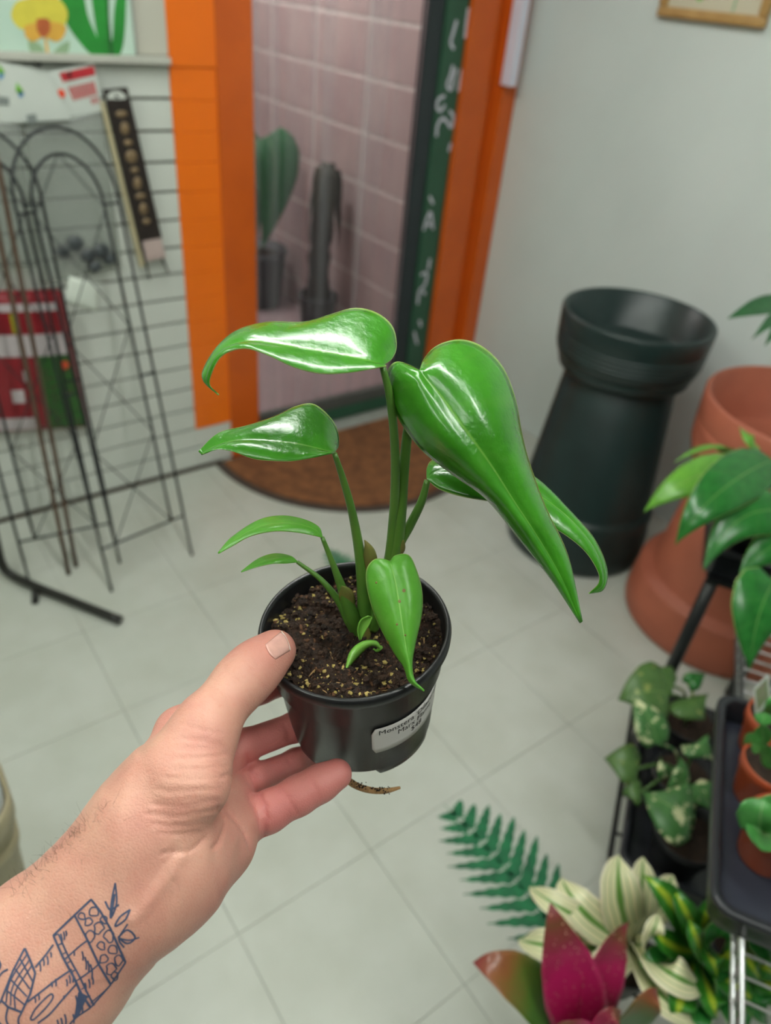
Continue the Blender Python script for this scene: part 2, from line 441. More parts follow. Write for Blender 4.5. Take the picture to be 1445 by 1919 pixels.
# door mat
mx, my, mr = 1.47, 2.135, .555
th = np.linspace(math.pi, 2 * math.pi, 49)
def halfdisc(r0, z0, z1):
    P = [(mx + r0 * math.cos(t), my + r0 * math.sin(t)) for t in th]; n = len(P)
    V = [(x, y, z0) for x, y in P] + [(x, y, z1) for x, y in P]
    return np.array(V), [tuple(range(n))[::-1], tuple(range(n, 2 * n))] + [(i, (i + 1) % n, n + (i + 1) % n, n + i) for i in range(n)]
dm = empty('door_mat', (mx, my, 0), 'half-round brown coir mat on the floor before the glass door', 'door mat')
mk('mat_edging', *halfdisc(mr, .0005, .006), m_matrim, dm, smooth=False)
mk('coir_pile', *halfdisc(mr - .028, .004, .012), m_coir, dm, smooth=False)
# ================================================================== display on the slat wall
m_wire = mat('black_wire_enamel', '#23262a', .4, .1, 30, metallic=.3)
m_rust = mat('brown_garden_stake', '#5a4536', .8, .3, 60, .3, 300)
def trellis(footL, footR, apex, label, wmid=.0, thick=.0040):
    A, B, T_ = (np.array(v, float) for v in (footL, footR, apex))
    Fc = (A + B) / 2; u = B - A; wd = np.linalg.norm(u); u /= wd
    v = T_ - Fc; Ht = np.linalg.norm(v); v /= Ht
    t = empty('arch_trellis', Fc, label, 'trellis', 'wire arch trellises leaning on the slat wall')
    W = lambda a, b, off=0: Fc + u * a + v * b + np.cross(u, v) * off
    h = wd / 2
    def arch(hw, top, bot, rise):
        P = [W(-hw, b) for b in np.linspace(bot, top - rise, 8)]
        P += [W(-hw * math.cos(q), top - rise + rise * math.sin(q)) for q in np.linspace(0, math.pi, 26)[1:-1]]
        return P + [W(hw, b) for b in np.linspace(top - rise, bot, 8)]
    mk('outer_arch', *tube(arch(h, Ht, .003, h * 1.25), thick, 8), m_wire, t)
    hw = h - .042; top = Ht - .06; bar = .135
    mk('inner_arch', *tube(arch(hw, top, bar, hw * 1.3), thick, 8), m_wire, t)
    spr = Ht - h * 1.25
    for a0, a1, b in ((-h, h, bar), (-h, -hw, spr - .02), (hw, h, spr - .02), (-h, -hw, spr * .55), (hw, h, spr * .55)):
        mk('cross_bar', *tube([W(a0, b), W(a1, b)], thick * .85, 8), m_wire, t)
    zz = [top, spr - .03, spr - .33, spr - .63, bar]
    for s in (-1, 1):
        P = []
        for k, b in enumerate(zz): P.append(W(s * (0 if k == 0 else (hw if k % 2 else -hw)), b, .003 * s))
        mk('diagonal_wire', *tube(P, thick * .45, 6), m_wire, t, smooth=False)
    return t
trellis(PZ(210, 1110, 0), PZ(360, 1042, 0), PY(97, 238, 2.092), 'black wire arch trellis with a white tag, nearest the orange post')
trellis(PZ(56, 1095, 0), PZ(225, 1056, 0), PY(-62, 232, 2.105), 'black wire arch trellis cut off by the left edge, nearest the red bag')
for k, (p0, p1, lb) in enumerate((((129, 1076), (-42, 250), 'thin brown garden stake, the left one of two leaning before the red bag'), ((143, 1062), (-15, 250), 'thin brown garden stake, the right one of two leaning before the red bag'))):
    a = PZ(*p0, 0); b = PY(*p1, 2.04 + .012 * k); P = spline([a, (a + b) / 2 + [0, -.006, 0], b], 10)
    mk('garden_stake', *tube(P, .0062, 8), m_rust, origin=a); tag(bpy.context.scene.objects[-1] if False else list(C.objects)[-1], lb, 'stake', 'brown garden stakes')

def patch(q4, s0=0, s1=1, t0=0, t1=1, bulge=0, off=0, n=12, nrm=(0, -1, 0), wob=0):
    TL, TR, BR, BL = (np.array(p, float) for p in q4); nrm = np.array(nrm, float)
    V = []; UV = []
    for t in np.linspace(t0, t1, n):
        for s in np.linspace(s0, s1, n):
            p = (TL * (1 - s) + TR * s) * (1 - t) + (BL * (1 - s) + BR * s) * t
            b = bulge * (max(0, 4 * s * (1 - s)) ** .5) * (max(0, 4 * t * (1 - t)) ** .5) + wob * math.sin(9 * s + 4 * t) * math.sin(7 * t)
            V.append(p + nrm * (b + off)); UV.append((s, t))
    return np.array(V), [(i * n + j, i * n + j + 1, (i + 1) * n + j + 1, (i + 1) * n + j) for i in range(n - 1) for j in range(n - 1)]
def pillow(q4, bulge, depth, n=12, wob=0):
    V1, F1 = patch(q4, bulge=bulge, n=n, wob=wob); V2, F2 = patch(q4, bulge=-depth * .4, off=-depth, n=n)
    k = len(V1); Fc = F1 + [tuple(i + k for i in reversed(f_)) for f_ in F2]
    per = [i for i in range(n)] + [i * n + n - 1 for i in range(1, n)] + [(n - 1) * n + i for i in range(n - 2, -1, -1)] + [i * n for i in range(n - 2, 0, -1)]
    for a, b in zip(per, per[1:] + per[:1]): Fc.append((b, a, a + k, b + k))
    return np.concatenate([V1, V2]), Fc
def q4(pts, y): return [PY(x, yy, y) for x, yy in pts]

# orchid poster above the ledge
m_aqua = mat('poster_pale_aqua', '#c6e2d2', .5, .08, 6, col2='#d3e8da')
po = empty('orchid_poster', PY(120, 102, YW - .012), 'pale aqua poster of a yellow orchid with green leaves above the ledge', 'poster')
z0 = 1.2868
mk('poster_board', *box((.12, YW - .012, z0), (.762, YW - .0045, 1.72)), m_aqua, po, smooth=False)
mk('poster_edge', *box((.7625, YW - .016, z0), (.768, YW - .0045, 1.72)), mat('clear_edge_grey', '#a9aaa2', .3), po, smooth=False)
def flat(name, pts, m, par, y, n=60):
    P = spline([PY(x, yy, y) for x, yy in pts] + [PY(*pts[0], y)], n)[:-1]
    return mk(name, *polyfill(P), m, par, smooth=False)
m_y = mat('print_yellow', '#ecdd55', .5, .12, 30); m_yo = mat('print_orange_yellow', '#edb64d', .5, .1, 40); m_red = mat('print_red_lip', '#c96a3c', .5, .2, 50)
m_g1 = mat('print_leaf_green', '#2f9a3c', .5, .25, 14); m_g2 = mat('print_grey_green', '#9dbb94', .5, .15, 14); m_st = mat('print_stem_dark', '#255f2c', .5)
yy = YW - .0125
flat('leaf_print', [(118, -30), (113, 10), (128, 50), (160, 92), (176, 103), (196, 103), (180, 66), (165, 30), (150, -30)], m_g1, po, yy)
flat('leaf_print', [(168, -30), (176, 30), (182, 70), (185, 103), (208, 103), (205, 60), (200, -30)], m_g1, po, yy - .0004)
flat('leaf_print', [(222, -30), (214, 20), (211, 70), (206, 103), (225, 102), (234, 60), (236, -30)], m_g1, po, yy)
flat('stem_print', [(196, -30), (202, 50), (206, 103), (212, 103), (206, 50), (200, -30)], m_st, po, yy - .0008)
flat('petal_print', [(60, -5), (30, 5), (21, 30), (35, 52), (60, 58), (95, 60), (120, 48), (127, 25), (115, 2), (90, -12)], m_y, po, yy - .0004)
flat('petal_print', [(45, 48), (48, 68), (62, 78), (82, 70), (104, 78), (118, 70), (122, 48), (84, 40)], m_yo, po, yy - .0008)
flat('lip_print', [(68, 36), (70, 58), (82, 70), (94, 58), (92, 38), (80, 34)], m_red, po, yy - .0012)
flat('stem_print', [(83, 70), (87, 103), (92, 103), (87, 70)], m_yo, po, yy)
flat('leaf_print', [(53, 72), (54, 88), (62, 103), (84, 103), (76, 84)], m_g2, po, yy - .0004)
flat('leaf_print', [(130, 76), (112, 86), (98, 103), (122, 103), (130, 90)], m_g2, po, yy - .0004)

# bagged goods on hooks
m_card = mat('white_card', '#d7ddd7', .5, .04, 10)
m_redp = mat('print_red', '#c8323c', .5, .15, 60); m_or = mat('orange_sticker', '#ff5a3a', .5); m_grey = mat('print_grey', '#8f9794', .6, .2, 80)
m_lime = mat('print_lime', '#7cc243', .5); m_blue = mat('print_blue', '#6aa5cf', .5)
q = NT('clear_poly_bag'); q.t.nodes.remove(q.b)
tp = q.n('ShaderNodeBsdfTransparent'); tp.inputs[0].default_value = (.86, .88, .86, 1)
gg = q.n('ShaderNodeBsdfPrincipled'); gg.inputs['Base Color'].default_value = (.68, .70, .68, 1); gg.inputs['Roughness'].default_value = .18
q.l(q.bump(q.noise(55, 4, q.coord()), .8, .006), gg.inputs['Normal'])
ms = q.n('ShaderNodeMixShader'); ms.inputs[0].default_value = .26; q.l(tp.outputs[0], ms.inputs[1]); q.l(gg.outputs[0], ms.inputs[2]); q.l(ms.outputs[0], q.out.inputs[0])
m_bag = q.m
m_dark = mat('dark_grey_plastic_parts', '#4d5356', .4, .2, 50)
def hook(par, px, py, y):
    p = PY(px, py, y); P = [[p[0], YW - .001, p[2]], [p[0], y - .012, p[2]], [p[0], y - .018, p[2] + .008]]
    mk('hanging_hook', *tube(spline(P, 10), .0028, 8), m_wire, par)
b1 = empty('bagged_pack', PY(130, 520, 2.10), 'clear bag of dark parts under a white card printed in red', 'packaged goods')
c1 = q4([(80, 137), (176, 117), (193, 208), (131, 226)], 2.130)
mk('header_card', *pillow(c1, .001, .0015, 6), m_card, b1, smooth=False)
mk('red_band', *patch(c1, .28, .98, .06, .24, off=.002, n=4), m_redp, b1, smooth=False)
for k in range(9):
    s = .33 + k * .068
    mk('red_lettering', *patch(c1, s, s + .045, .36, .64 - .02 * (k % 2), off=.002, n=3), m_redp, b1, smooth=False)
for k in range(3):
    mk('red_lettering', *patch(c1, .74 + k * .075, .74 + k * .075 + .04, .68, .8, off=.002, n=3), m_redp, b1, smooth=False)
cs = PY(115, 175, 2.1265)
mk('price_dot', *lathe([(.0002, 0), (.009, 0), (.009, .001)], cs, (0, -1, 0), 20, cap1=True), m_or, b1, smooth=False)
mk('clear_bag', *pillow(q4([(45, 232), (193, 208), (228, 500), (75, 535)], 2.128), .018, .010, 16, .003), m_bag, b1)
for k, (px, py, r_) in enumerate(((118, 470, .022), (140, 455, .026), (165, 478, .024), (190, 470, .026), (205, 485, .02), (178, 500, .02))):
    c = PY(px, py, 2.122); V, Fc = lathe([(.001, -1), (.6, -.8), (1, -.1), (.8, .6), (.001, 1)], (0, 0, 0), (.4, .2 + .3 * k, 1), 10)
    mk('dark_part', V * [r_, r_ * .55, r_ * .9] + c, Fc, m_dark, b1)
hook(b1, 128, 140, 2.126)
b2 = empty('bagged_pack', PY(30, 330, 2.09), 'clear bag under a white card with a small green and blue leaf logo', 'packaged goods')
c2 = q4([(-45, 106), (88, 134), (134, 224), (-12, 232)], 2.118)
mk('header_card', *pillow(c2, .001, .0015, 6), m_card, b2, smooth=False)
flat('leaf_logo', [(31, 154), (43, 170), (41, 176), (30, 171)], m_lime, b2, 2.1155); flat('drop_logo', [(34, 172), (44, 172), (43, 180), (36, 182)], m_blue, b2, 2.1155)
flat('leaf_logo', [(-2, 120), (8, 134), (5, 139), (-4, 135)], m_lime, b2, 2.1155); flat('drop_logo', [(-2, 137), (7, 137), (6, 146), (-1, 148)], m_blue, b2, 2.1155)
mk('printed_code', *patch(q4([(49, 216), (67, 213), (70, 230), (53, 233)], 2.1155), n=3), m_grey, b2, smooth=False)
mk('printed_code', *patch(q4([(-4, 180), (17, 183), (17, 198), (-4, 196)], 2.1155), n=3), m_grey, b2, smooth=False)
mk('clear_bag', *pillow(q4([(-60, 215), (40, 236), (70, 500), (-40, 500)], 2.118), .015, .010, 14, .003), m_bag, b2)
hook(b2, 72, 122, 2.112)

# red bag of plant food
m_rbag = mat('red_bag_film', '#96202c', .3, .2, 12); m_wb = mat('white_print_band', '#cfc4c8', .45, .1, 40)
q = NT('garden_photo_print'); vo = q.n('ShaderNodeTexVoronoi'); vo.inputs['Scale'].default_value = 60; q.l(q.coord(), vo.inputs['Vector'])
r_ = q.ramp([(.0, '#0f1a12'), (.3, '#1c3a1c'), (.55, '#2c6a24'), (.8, '#3b4a2a'), (1.0, '#54743a')], q.math('MULTIPLY_ADD', vo.outputs['Distance'], .7, q.math('MULTIPLY', q.noise(30, 3, q.coord()), .5)))
q.l(r_.outputs[0], q.b.inputs['Base Color']); q.b.inputs['Roughness'].default_value = .35; m_photo = q.m
rb = empty('plant_food_bag', PY(60, 806, 2.09), 'red bag of plant food with a green garden picture, behind the trellises', 'bag')
qb = q4([(-75, 548), (112, 545), (166, 800), (-30, 812)], 2.12); BU = .022
mk('bag_body', *pillow(qb, BU, .012, 16), m_rbag, rb)
mk('white_band', *patch(qb, .05, .96, .27, .42, BU, .0012), m_wb, rb)
mk('white_band', *patch(qb, .2, .93, .07, .12, BU, .0012), m_wb, rb)
mk('garden_picture', *patch(qb, .60, .965, .42, .985, BU, .0016), m_photo, rb)
mk('white_panel', *patch(qb, .1, .52, .88, .985, BU, .0012), m_wb, rb)
mk('yellow_emblem', *patch(qb, .42, .5, .13, .26, BU, .0012, 6), mat('print_mustard', '#a7a01e', .5), rb)
def dot(name, px, py, y, r0, m, par): return mk(name, *lathe([(.0002, 0), (r0, 0), (r0, .0008)], PY(px, py, y), (0, -1, 0), 18, cap1=True), m, par, smooth=False)
dot('tomato_print', 121, 684, 2.12 - BU * .80, .0125, mat('print_tomato', '#e65a35', .5), rb)
mk('white_patch', *patch(qb, .44, .5, .52, .6, BU, .0012, 6), m_wb, rb); mk('white_patch', *patch(qb, .3, .42, .66, .76, BU, .0012, 6), m_wb, rb)
hook(rb, 30, 555, 2.115)

# dark ornamental stake on a hook
m_orn = mat('dark_bronze', '#2c2320', .5, .2, 60); m_gold = mat('antique_gold', '#8a7355', .5, .3, 80)
ds = empty('ornamental_stake', PY(290, 520, 2.12), 'long dark plaque stake with faded gold ornament hanging by the orange post', 'plant stake')
qs = q4([(194, 168), (239, 164), (304, 447), (262, 458)], 2.118)
mk('plaque', *pillow(qs, 0, .008, 8), m_orn, ds, smooth=False)
mk('pale_edge', *patch(q4([(187, 190), (195, 190), (270, 498), (262, 500)], 2.123), n=6), mat('pale_back_edge', '#c9bd98', .5), ds, smooth=False, solid=.003)
flat('hanging_hole', [(200, 186), (204, 175), (217, 170), (230, 174), (235, 185)], m_slat, ds, 2.1172)
for k in range(9):
    t = .15 + k * .088; c = (np.array(qs[0]) * .5 + np.array(qs[1]) * .5) * (1 - t) + (np.array(qs[3]) * .5 + np.array(qs[2]) * .5) * t
    V, Fc = lathe([(.0002, .004), (.6, .0035), (1.0, .001), (1.05, 0)], (0, 0, 0), (0, -1, 0), 14)
    mk('gold_ornament', V * [.011 + .004 * (k % 3 == 0), 1, .008 + .008 * (k % 2)] + c + [0, 0, 0], Fc, m_gold, ds)
mk('paper_label', *patch(q4([(267, 452), (302, 446), (311, 482), (276, 490)], 2.1165), n=4, bulge=.003), mat('pink_paper', '#c9b3ae', .6), ds)
for a, b in (((264, 458), (281, 524)), ((298, 470), (316, 512))):
    mk('prong', *tube([PY(*a, 2.121), PY(*b, 2.121)], [.006, .002], 8), m_orn, ds)
p = PY(217, 180, 2.118); mk('hanging_hook', *tube([[p[0], YW - .001, p[2]], [p[0], 2.105, p[2]]], .003, 8), m_wire, ds)

# white price tag tied to the trellis
tg = empty('price_tag', PY(150, 585, 2.0), 'blank white paper tag tied to the wire trellis above the red bag', 'tag')
mk('paper', *patch(q4([(130, 517), (187, 534), (185, 586), (119, 566)], 1.985), n=8, bulge=.006), mat('tag_paper', '#dfe6dc', .6, .03), tg, solid=.0005)
mk('tie_string', *tube(spline([PY(158, 525, 1.984), PY(150, 505, 1.99), PY(140, 490, 2.0)], 8), .0007, 6), m_card, tg)

# foot of a black tubular stand
m_blk = mat('black_tube', '#23231f', .4, .15, 30)
sf = empty('tubular_stand', PZ(-40, 1075, 0), 'black bent tube foot of a stand reaching across the floor at the left edge', 'stand')
P = [PZ(225, 1162, .02), PZ(140, 1128, .02), PZ(62, 1097, .024), PZ(22, 1078, .03), PZ(5, 1060, .06), PZ(-6, 1022, .12), PZ(-30, 900, .3), PZ(-60, 700, .55)]
mk('tube_leg', *tube(spline(P, 40), .0125, 12), m_blk, sf)
mk('rubber_foot', *tube([PZ(66, 1132, 0.0005), PZ(66, 1100, .026)], .010, 10), m_blk, sf)

# waste bin with white liner
m_bin = mat('cream_bin_plastic', '#b3a888', .45, .08, 8, col2='#a39a7c'); m_liner = mat('white_bin_liner', '#dfe3e6', .4, .06, 20, .6, 60)
bcx, bcy = -.148, .80
wbn = empty('waste_bin', (bcx, bcy, 0), 'cream plastic waste bin with a white liner at the left edge', 'bin')
def rring(s, z, grow=0.0, wob=0.0):
    hx, hy, rr = .13 * s + grow, .082 * s + grow, .056 * s + grow * .5; P = []
    for cx_, cy_, k in ((hx - rr, hy - rr, 0), (-hx + rr, hy - rr, 1), (-hx + rr, -hy + rr, 2), (hx - rr, -hy + rr, 3)):
        for q_ in np.linspace(0, math.pi / 2, 9):
            a_ = q_ + k * math.pi / 2; P.append((bcx + cx_ + rr * math.cos(a_), bcy + cy_ + rr * math.sin(a_), z + wob * math.sin(5 * a_) + wob * .7 * math.sin(11 * a_ + 1)))
    return np.array(P)
def rloft(rings, cap=False):
    n = len(rings[0]); Fc = [(i * n + k, i * n + (k + 1) % n, (i + 1) * n + (k + 1) % n, (i + 1) * n + k) for i in range(len(rings) - 1) for k in range(n)]
    if cap: Fc.append(tuple((len(rings) - 1) * n + k for k in range(n)))
    return np.concatenate(rings), Fc
mk('bin_body', *rloft([rring(.05, .004), rring(.70, .002), rring(.72, .006), rring(.95, .455), rring(.95, .46, .004), rring(1, .462), rring(1, .495), rring(1, .5, -.003), rring(.95, .5), rring(.94, .46), rring(.70, .012), rring(.05, .01)]), m_bin, wbn)
mk('moulded_rib', *rloft([rring(.915, .395), rring(.915, .40, .005), rring(.925, .42, .005), rring(.93, .425)]), m_bin, wbn)
mk('bin_liner', *rloft([rring(.90, .45), rring(.935, .505, 0, .003), rring(.95, .535, 0, .006), rring(.90, .575, 0, .008), rring(.72, .60, 0, .008), rring(.4, .612, 0, .004), rring(.1, .615)], True), m_liner, wbn)
# ================================================================== right wall and corner
m_bam = mat('bamboo_frame', '#b08a52', .4, .25, 25, col2='#c49d63')
pf = empty('framed_print', PX(1330, 60, XR - .012), 'bamboo framed botanical print hanging on the white wall', 'picture')
def W2(px, py, d): return PX(px, py, XR - d)
pz = W2(1325, 45, .02); yA = W2(1230, 28, .02)[1]; yB = W2(1428, 58, .02)[1]; zb = (W2(1230, 28, .02)[2] + W2(1425, 56, .02)[2]) / 2
fw = .026; ztp = zb + .42
for lo, hi in (((XR - .024, yB, zb), (XR - .002, yA, zb + fw)), ((XR - .024, yB, ztp - fw), (XR - .002, yA, ztp)), ((XR - .0245, yA - fw, zb + fw), (XR - .002, yA, ztp - fw)), ((XR - .0245, yB, zb + fw), (XR - .002, yB + fw, ztp - fw))):
    mk('frame_rail', *box(lo, hi, .006), m_bam, pf)
mk('print_sheet', *box((XR - .012, yB + .01, zb + .01), (XR - .004, yA - .01, ztp - .01)), mat('cream_paper', '#d2ccb4', .6, .05, 6), pf, smooth=False)
def flatx(name, pts, m, par, x, n=50):
    P = spline([(x, a, b) for a, b in pts] + [(x,) + tuple(pts[0])], n)[:-1]
    return mk(name, *polyfill(P), m, par, smooth=False)
ym = (yA + yB) / 2
flatx('leaf_print', [(ym + .06, zb + .05), (ym + .05, zb + .10), (ym, zb + .12), (ym - .02, zb + .07), (ym + .02, zb + .062), (ym + .045, zb + .045)], m_lime, pf, XR - .0125)
flatx('leaf_print', [(ym + .02, zb + .12), (ym + .05, zb + .22), (ym - .01, zb + .30), (ym - .06, zb + .2)], m_g2, pf, XR - .0125)
flatx('stem_print', [(ym - .07, zb + .035), (ym - .065, zb + .2), (ym - .06, zb + .2), (ym - .062, zb + .035)], m_g2, pf, XR - .0125)

# white sign board by the door casing
sb = empty('sign_board', PY(955, 165, 2.10), 'white sign board seen edge-on above the orange door casing', 'sign')
a = PY(957, 163, 2.13)
V, Fc = box((a[0] - .006, 2.13, a[2]), (a[0] + .028, 2.1785, a[2] + .75), .003)
mk('board', V, Fc, mat('white_plastic_sheet', '#e4e2f2', .4, .03), sb, smooth=False)

# ------------------------------------------------------------------ big upturned planters with saucers
def planter(name, c, r0, ztop, rtop, m, label, group, hrim=.125, body_top=.62, inset=.90):
    t = empty(name, (c[0], c[1], 0), label, 'planter', group)
    # upturned pot: wide rolled rim on the floor, tapering up to its base
    rb_ = r0 * .985; rt = rtop * .74
    prof = [(rb_ - .012, .001), (rb_, .004), (rb_ + .004, .02), (rb_, hrim * .55), (rb_ - .004, hrim * .6), (rb_ - .006, hrim - .012), (rb_ - .012, hrim), (r0 * inset, hrim + .004),
            (r0 * (inset - .02), hrim + .012), (rt + .004, body_top - .01), (rt - .006, body_top), (.002, body_top)]
    mk('upturned_pot', *lathe(prof, (c[0], c[1], 0), seg=72), m, t)
    R0 = rtop * .93; z0 = body_top + .0005; zl = z0 + .030
    mk('saucer', *lathe([(.002, z0), (R0 * .86, z0), (R0 * .95, z0 + .012), (R0, z0 + .05), (R0 - .006, z0 + .052), (R0 - .014, z0 + .02), (.002, z0 + .016)], (c[0], c[1], 0), seg=72), m, t)
    R_ = rtop; zh = ztop - zl; g = [(R_ * .955, zl + zh * .18)]
    for k in range(4):
        zz_ = zl + zh * (.24 + .085 * k); g += [(R_ * (.962 + .005 * k), zz_), (R_ * (.972 + .005 * k), zz_ + .004), (R_ * (.972 + .005 * k), zz_ + zh * .06), (R_ * (.964 + .005 * k), zz_ + zh * .065)]
    p = [(.002, zl), (R_ * .84, zl), (R_ * .92, zl + .008)] + g + [(R_ * .99, zl + zh * .62), (R_, ztop - .006), (R_ - .003, ztop - .001), (R_ - .008, ztop), (R_ - .015, ztop - .004), (R_ - .03, zl + .045), (R_ - .04, zl + .036), (R_ * .78, zl + .034), (R_ * .76, zl + .026), (.002, zl + .024)]
    mk('saucer', *lathe(p, (c[0], c[1], 0), seg=72), m, t)
    return t
m_dg = mat('dark_green_plastic', '#1d302f', .36, .12, 8, col2='#172726')
m_tc = mat('terracotta_plastic', '#b0634b', .55, .10, 8, col2='#a35a44')
planter('stacked_planter', (1.797, 1.174), .231, .80, .216, m_dg, 'large dark green upturned planter with saucers stacked on its base', 'upturned planters by the wall', .19)
planter('stacked_planter', (1.885, .668), .272, .72, .258, m_tc, 'large terracotta upturned planter with saucers, behind the black plant stand', 'upturned planters by the wall', .15, .5, .84)
mk('price_sticker', *lathe([(.0002, 0), (.007, 0), (.007, .0006)], np.array([1.797 - .16, 1.174 - .155, .085]), (-.72, -.69, 0), 14, cap1=True), m_card)
tag(list(C.objects)[-1], 'tiny pale round sticker on the rim of the green planter', 'sticker')

# ------------------------------------------------------------------ fern stickers on the floor
m_fern = mat('printed_fern_green', '#1f7a4c', .5, .35, 30, col2='#14573a')
def fern(p0, p1, bend, wmax, n, label, seed):
    p0 = np.array(p0[:2]); p1 = np.array(p1[:2]); d = p1 - p0; Lg = np.linalg.norm(d); d /= Lg; s = np.array([-d[1], d[0]])
    mb = MB(); z = .0007
    ax = lambda t: p0 + d * Lg * t + s * bend * 4 * t * (1 - t)
    P = np.array([[*ax(t), z] for t in np.linspace(0, 1, 20)]); mb.add(*ribbon(P, np.linspace(.006, .0015, 20), (0, 0, 1)))
    for k in range(n):
        t = .02 + .97 * k / n
        ln = wmax * (math.sin(math.pi * min(1, (.25 + .75 * t))) ** .8) * (1 - .1 * (k % 2)) + .004
        for sg in (-1, 1):
            b0 = ax(t); dirn = (s * sg * .86 + d * .5); dirn /= np.linalg.norm(dirn); nr = np.array([-dirn[1], dirn[0]])
            mm = 9; pw = Lg / n * .98
            left = []; right = []
            for j in range(mm + 1):
                u = j / mm; wv = pw * (1 - u) ** .6 * (.52 if u > 0 else .4)
                tooth = 1.0 if j % 2 else .72
                left.append(b0 + dirn * ln * u + nr * wv * tooth + d * .004 * u); right.append(b0 + dirn * ln * u - nr * wv * tooth)
            poly = [(*q_, z + .00001 * k) for q_ in left] + [(*q_, z + .00001 * k) for q_ in reversed(right)]
            V = np.array(poly); L_ = mm + 1
            mb.add(V, [(i, i + 1, 2 * L_ - 2 - i, 2 * L_ - 1 - i) for i in range(mm)])
    o = mb.build('fern_floor_sticker', m_fern, smooth=False); tag(o, label, 'floor sticker', 'fern stickers on the floor'); return o
fern(PZ(1075, 1790, 0), PZ(832, 1508, 0), -.012, .125, 11, 'green fern frond sticker on the floor beside the striped plant', 1)
fern(PZ(700, 1120, 0), PZ(610, 1030, 0), .0, .07, 12, 'green fern sticker on the floor just behind the held pot', 2)

# ------------------------------------------------------------------ plants in the vestibule
m_vleaf = leafmat('vestibule_leaf', '#3d7d50', '#2f6a46', '#9cc79a', .4, bump=.1)
m_pl = mat('grey_plastic_pot', '#43464a', .5, .15, 10); m_trunk = mat('dark_fibrous_trunk', '#2a1e19', .9, .4, 60, .6, 200)
m_soil0 = mat('dark_soil', '#2c211a', .95, .4, 90, .8, 300)
vc = PZ(497, 565, 0); vp = empty('potted_elephant_ear', (vc[0] - .05, vc[1], 0), 'tall plant with a big heart-shaped leaf in a grey pot behind the glass', 'potted plant')
o0 = np.array([vc[0] - .05, vc[1], 0])
mk('pot', *lathe([(.002, .003), (.12, .002), (.155, .27), (.162, .275), (.162, .3), (.15, .3), (.145, .25), (.002, .25)], o0, seg=40), m_pl, vp)
mk('soil', *lathe([(.002, .262), (.147, .258)], o0, seg=30), m_soil0, vp)
def PVd(px, py, dd=0): return PY(px, py, vc[1] - .12 + dd)
lb = PVd(492, 300)
mk('stem', *tube(spline([o0 + [0, 0, .25], o0 + [-.02, -.02, .5], PVd(480, 290, .03), lb], 16), [.013] * 8 + [.01] * 8, 8), m_vleaf, vp)
gleaf('leaf', vp, PVd(500, 255), PVd(516, 340, -.05), PVd(490, 470, -.02), .27, 'heart', m_vleaf, (-.2, -1, .35), fold=-.1, lobe=.03)
gleaf('leaf', vp, PVd(470, 235, .05), PVd(440, 290, .05), PVd(420, 370, .05), .2, 'heart', m_vleaf, (-.2, -1, .35), fold=-.1)
gleaf('leaf', vp, PVd(452, 330, .1), PVd(470, 400, .1), PVd(470, 480, .1), .16, 'heart', m_vleaf, (-.2, -1, .35), fold=-.1)
tc = PX(597, 520, 1.87); tc[2] = 0; tp_ = empty('potted_trunk_plant', tc, 'plant with a dark fibrous trunk in a black pot against the mauve tiles', 'potted plant')
tc = np.array(tc)
mk('pot', *lathe([(.002, .003), (.075, .002), (.095, .2), (.1, .205), (.1, .22), (.09, .22), (.088, .19), (.002, .19)], tc, seg=36), mat('black_pot_plastic', '#26272a', .45, .15, 12), tp_)
mk('soil', *lathe([(.002, .2), (.09, .197)], tc, seg=30), m_soil0, tp_)
P = spline([tc + [0, 0, .18], tc + [.0, 0, .40], tc + [.01, -.01, .62], tc + [.02, -.01, .76]], 16)
mk('trunk', *tube(P, .046 + .016 * rng.random(16), 10), m_trunk, tp_)
for k in range(11):
    q_ = k * .9; top = P[-1 - k % 4]
    gleaf('leaf', tp_, top, top + [.05 * math.cos(q_), .05 * math.sin(q_), .02], top + [.085 * math.cos(q_), .085 * math.sin(q_), -.12 - .02 * k], .065, 'lance', mat('dried_leaf', '#33301f', .8, .4, 40), fold=.1, nv=10, nu=5)
yl = PZ(612, 578, 0); o = None
fl = empty('fallen_leaf', yl, 'yellow-green fallen leaf on the vestibule floor by the pot', 'leaf')
gleaf('blade', fl, PZ(590, 580, .006), PZ(612, 582, .012), PZ(640, 582, .004), .085, 'oval', mat('yellowed_leaf', '#8b9a2c', .6, .2, 30), fold=.2)
# ================================================================== plant rack
_vr = RM @ np.array([1395 - CX, 32 - CY, F_PX]); _vr[2] = 0
R1 = _vr / np.linalg.norm(_vr); R2 = np.array([R1[1], -R1[0], 0.0])
def RK(a, b, z): return R1 * a + R2 * b + np.array([0, 0, z])
def rbox(a0, b0, z0, a1, b1, z1, bev=0.0):
    V, Fc = box((a0, b0, z0), (a1, b1, z1), bev)
    return V[:, :1] * R1 + V[:, 1:2] * R2 + V[:, 2:] * np.array([[0, 0, 1.0]]), [tuple(reversed(f_)) for f_ in Fc]
m_chrome = mat('chrome_wire', '#cfd1d3', .32, .1, 40, metallic=1.0)
m_bp = mat('black_powder_coat', '#1d1f21', .35, .15, 30)
m_tray = mat('black_tray_plastic', '#24262b', .32, .15, 14); m_trayin = mat('slate_tray_plastic', '#31343f', .3, .12, 10)
SA0, SA1, SB0, SB1, SZ = .30, 1.37, .345, .80, .53
rk = empty('wire_rack', RK(.85, .55, 0), 'chrome wire shelf rack at the right edge holding trays of plants', 'rack')
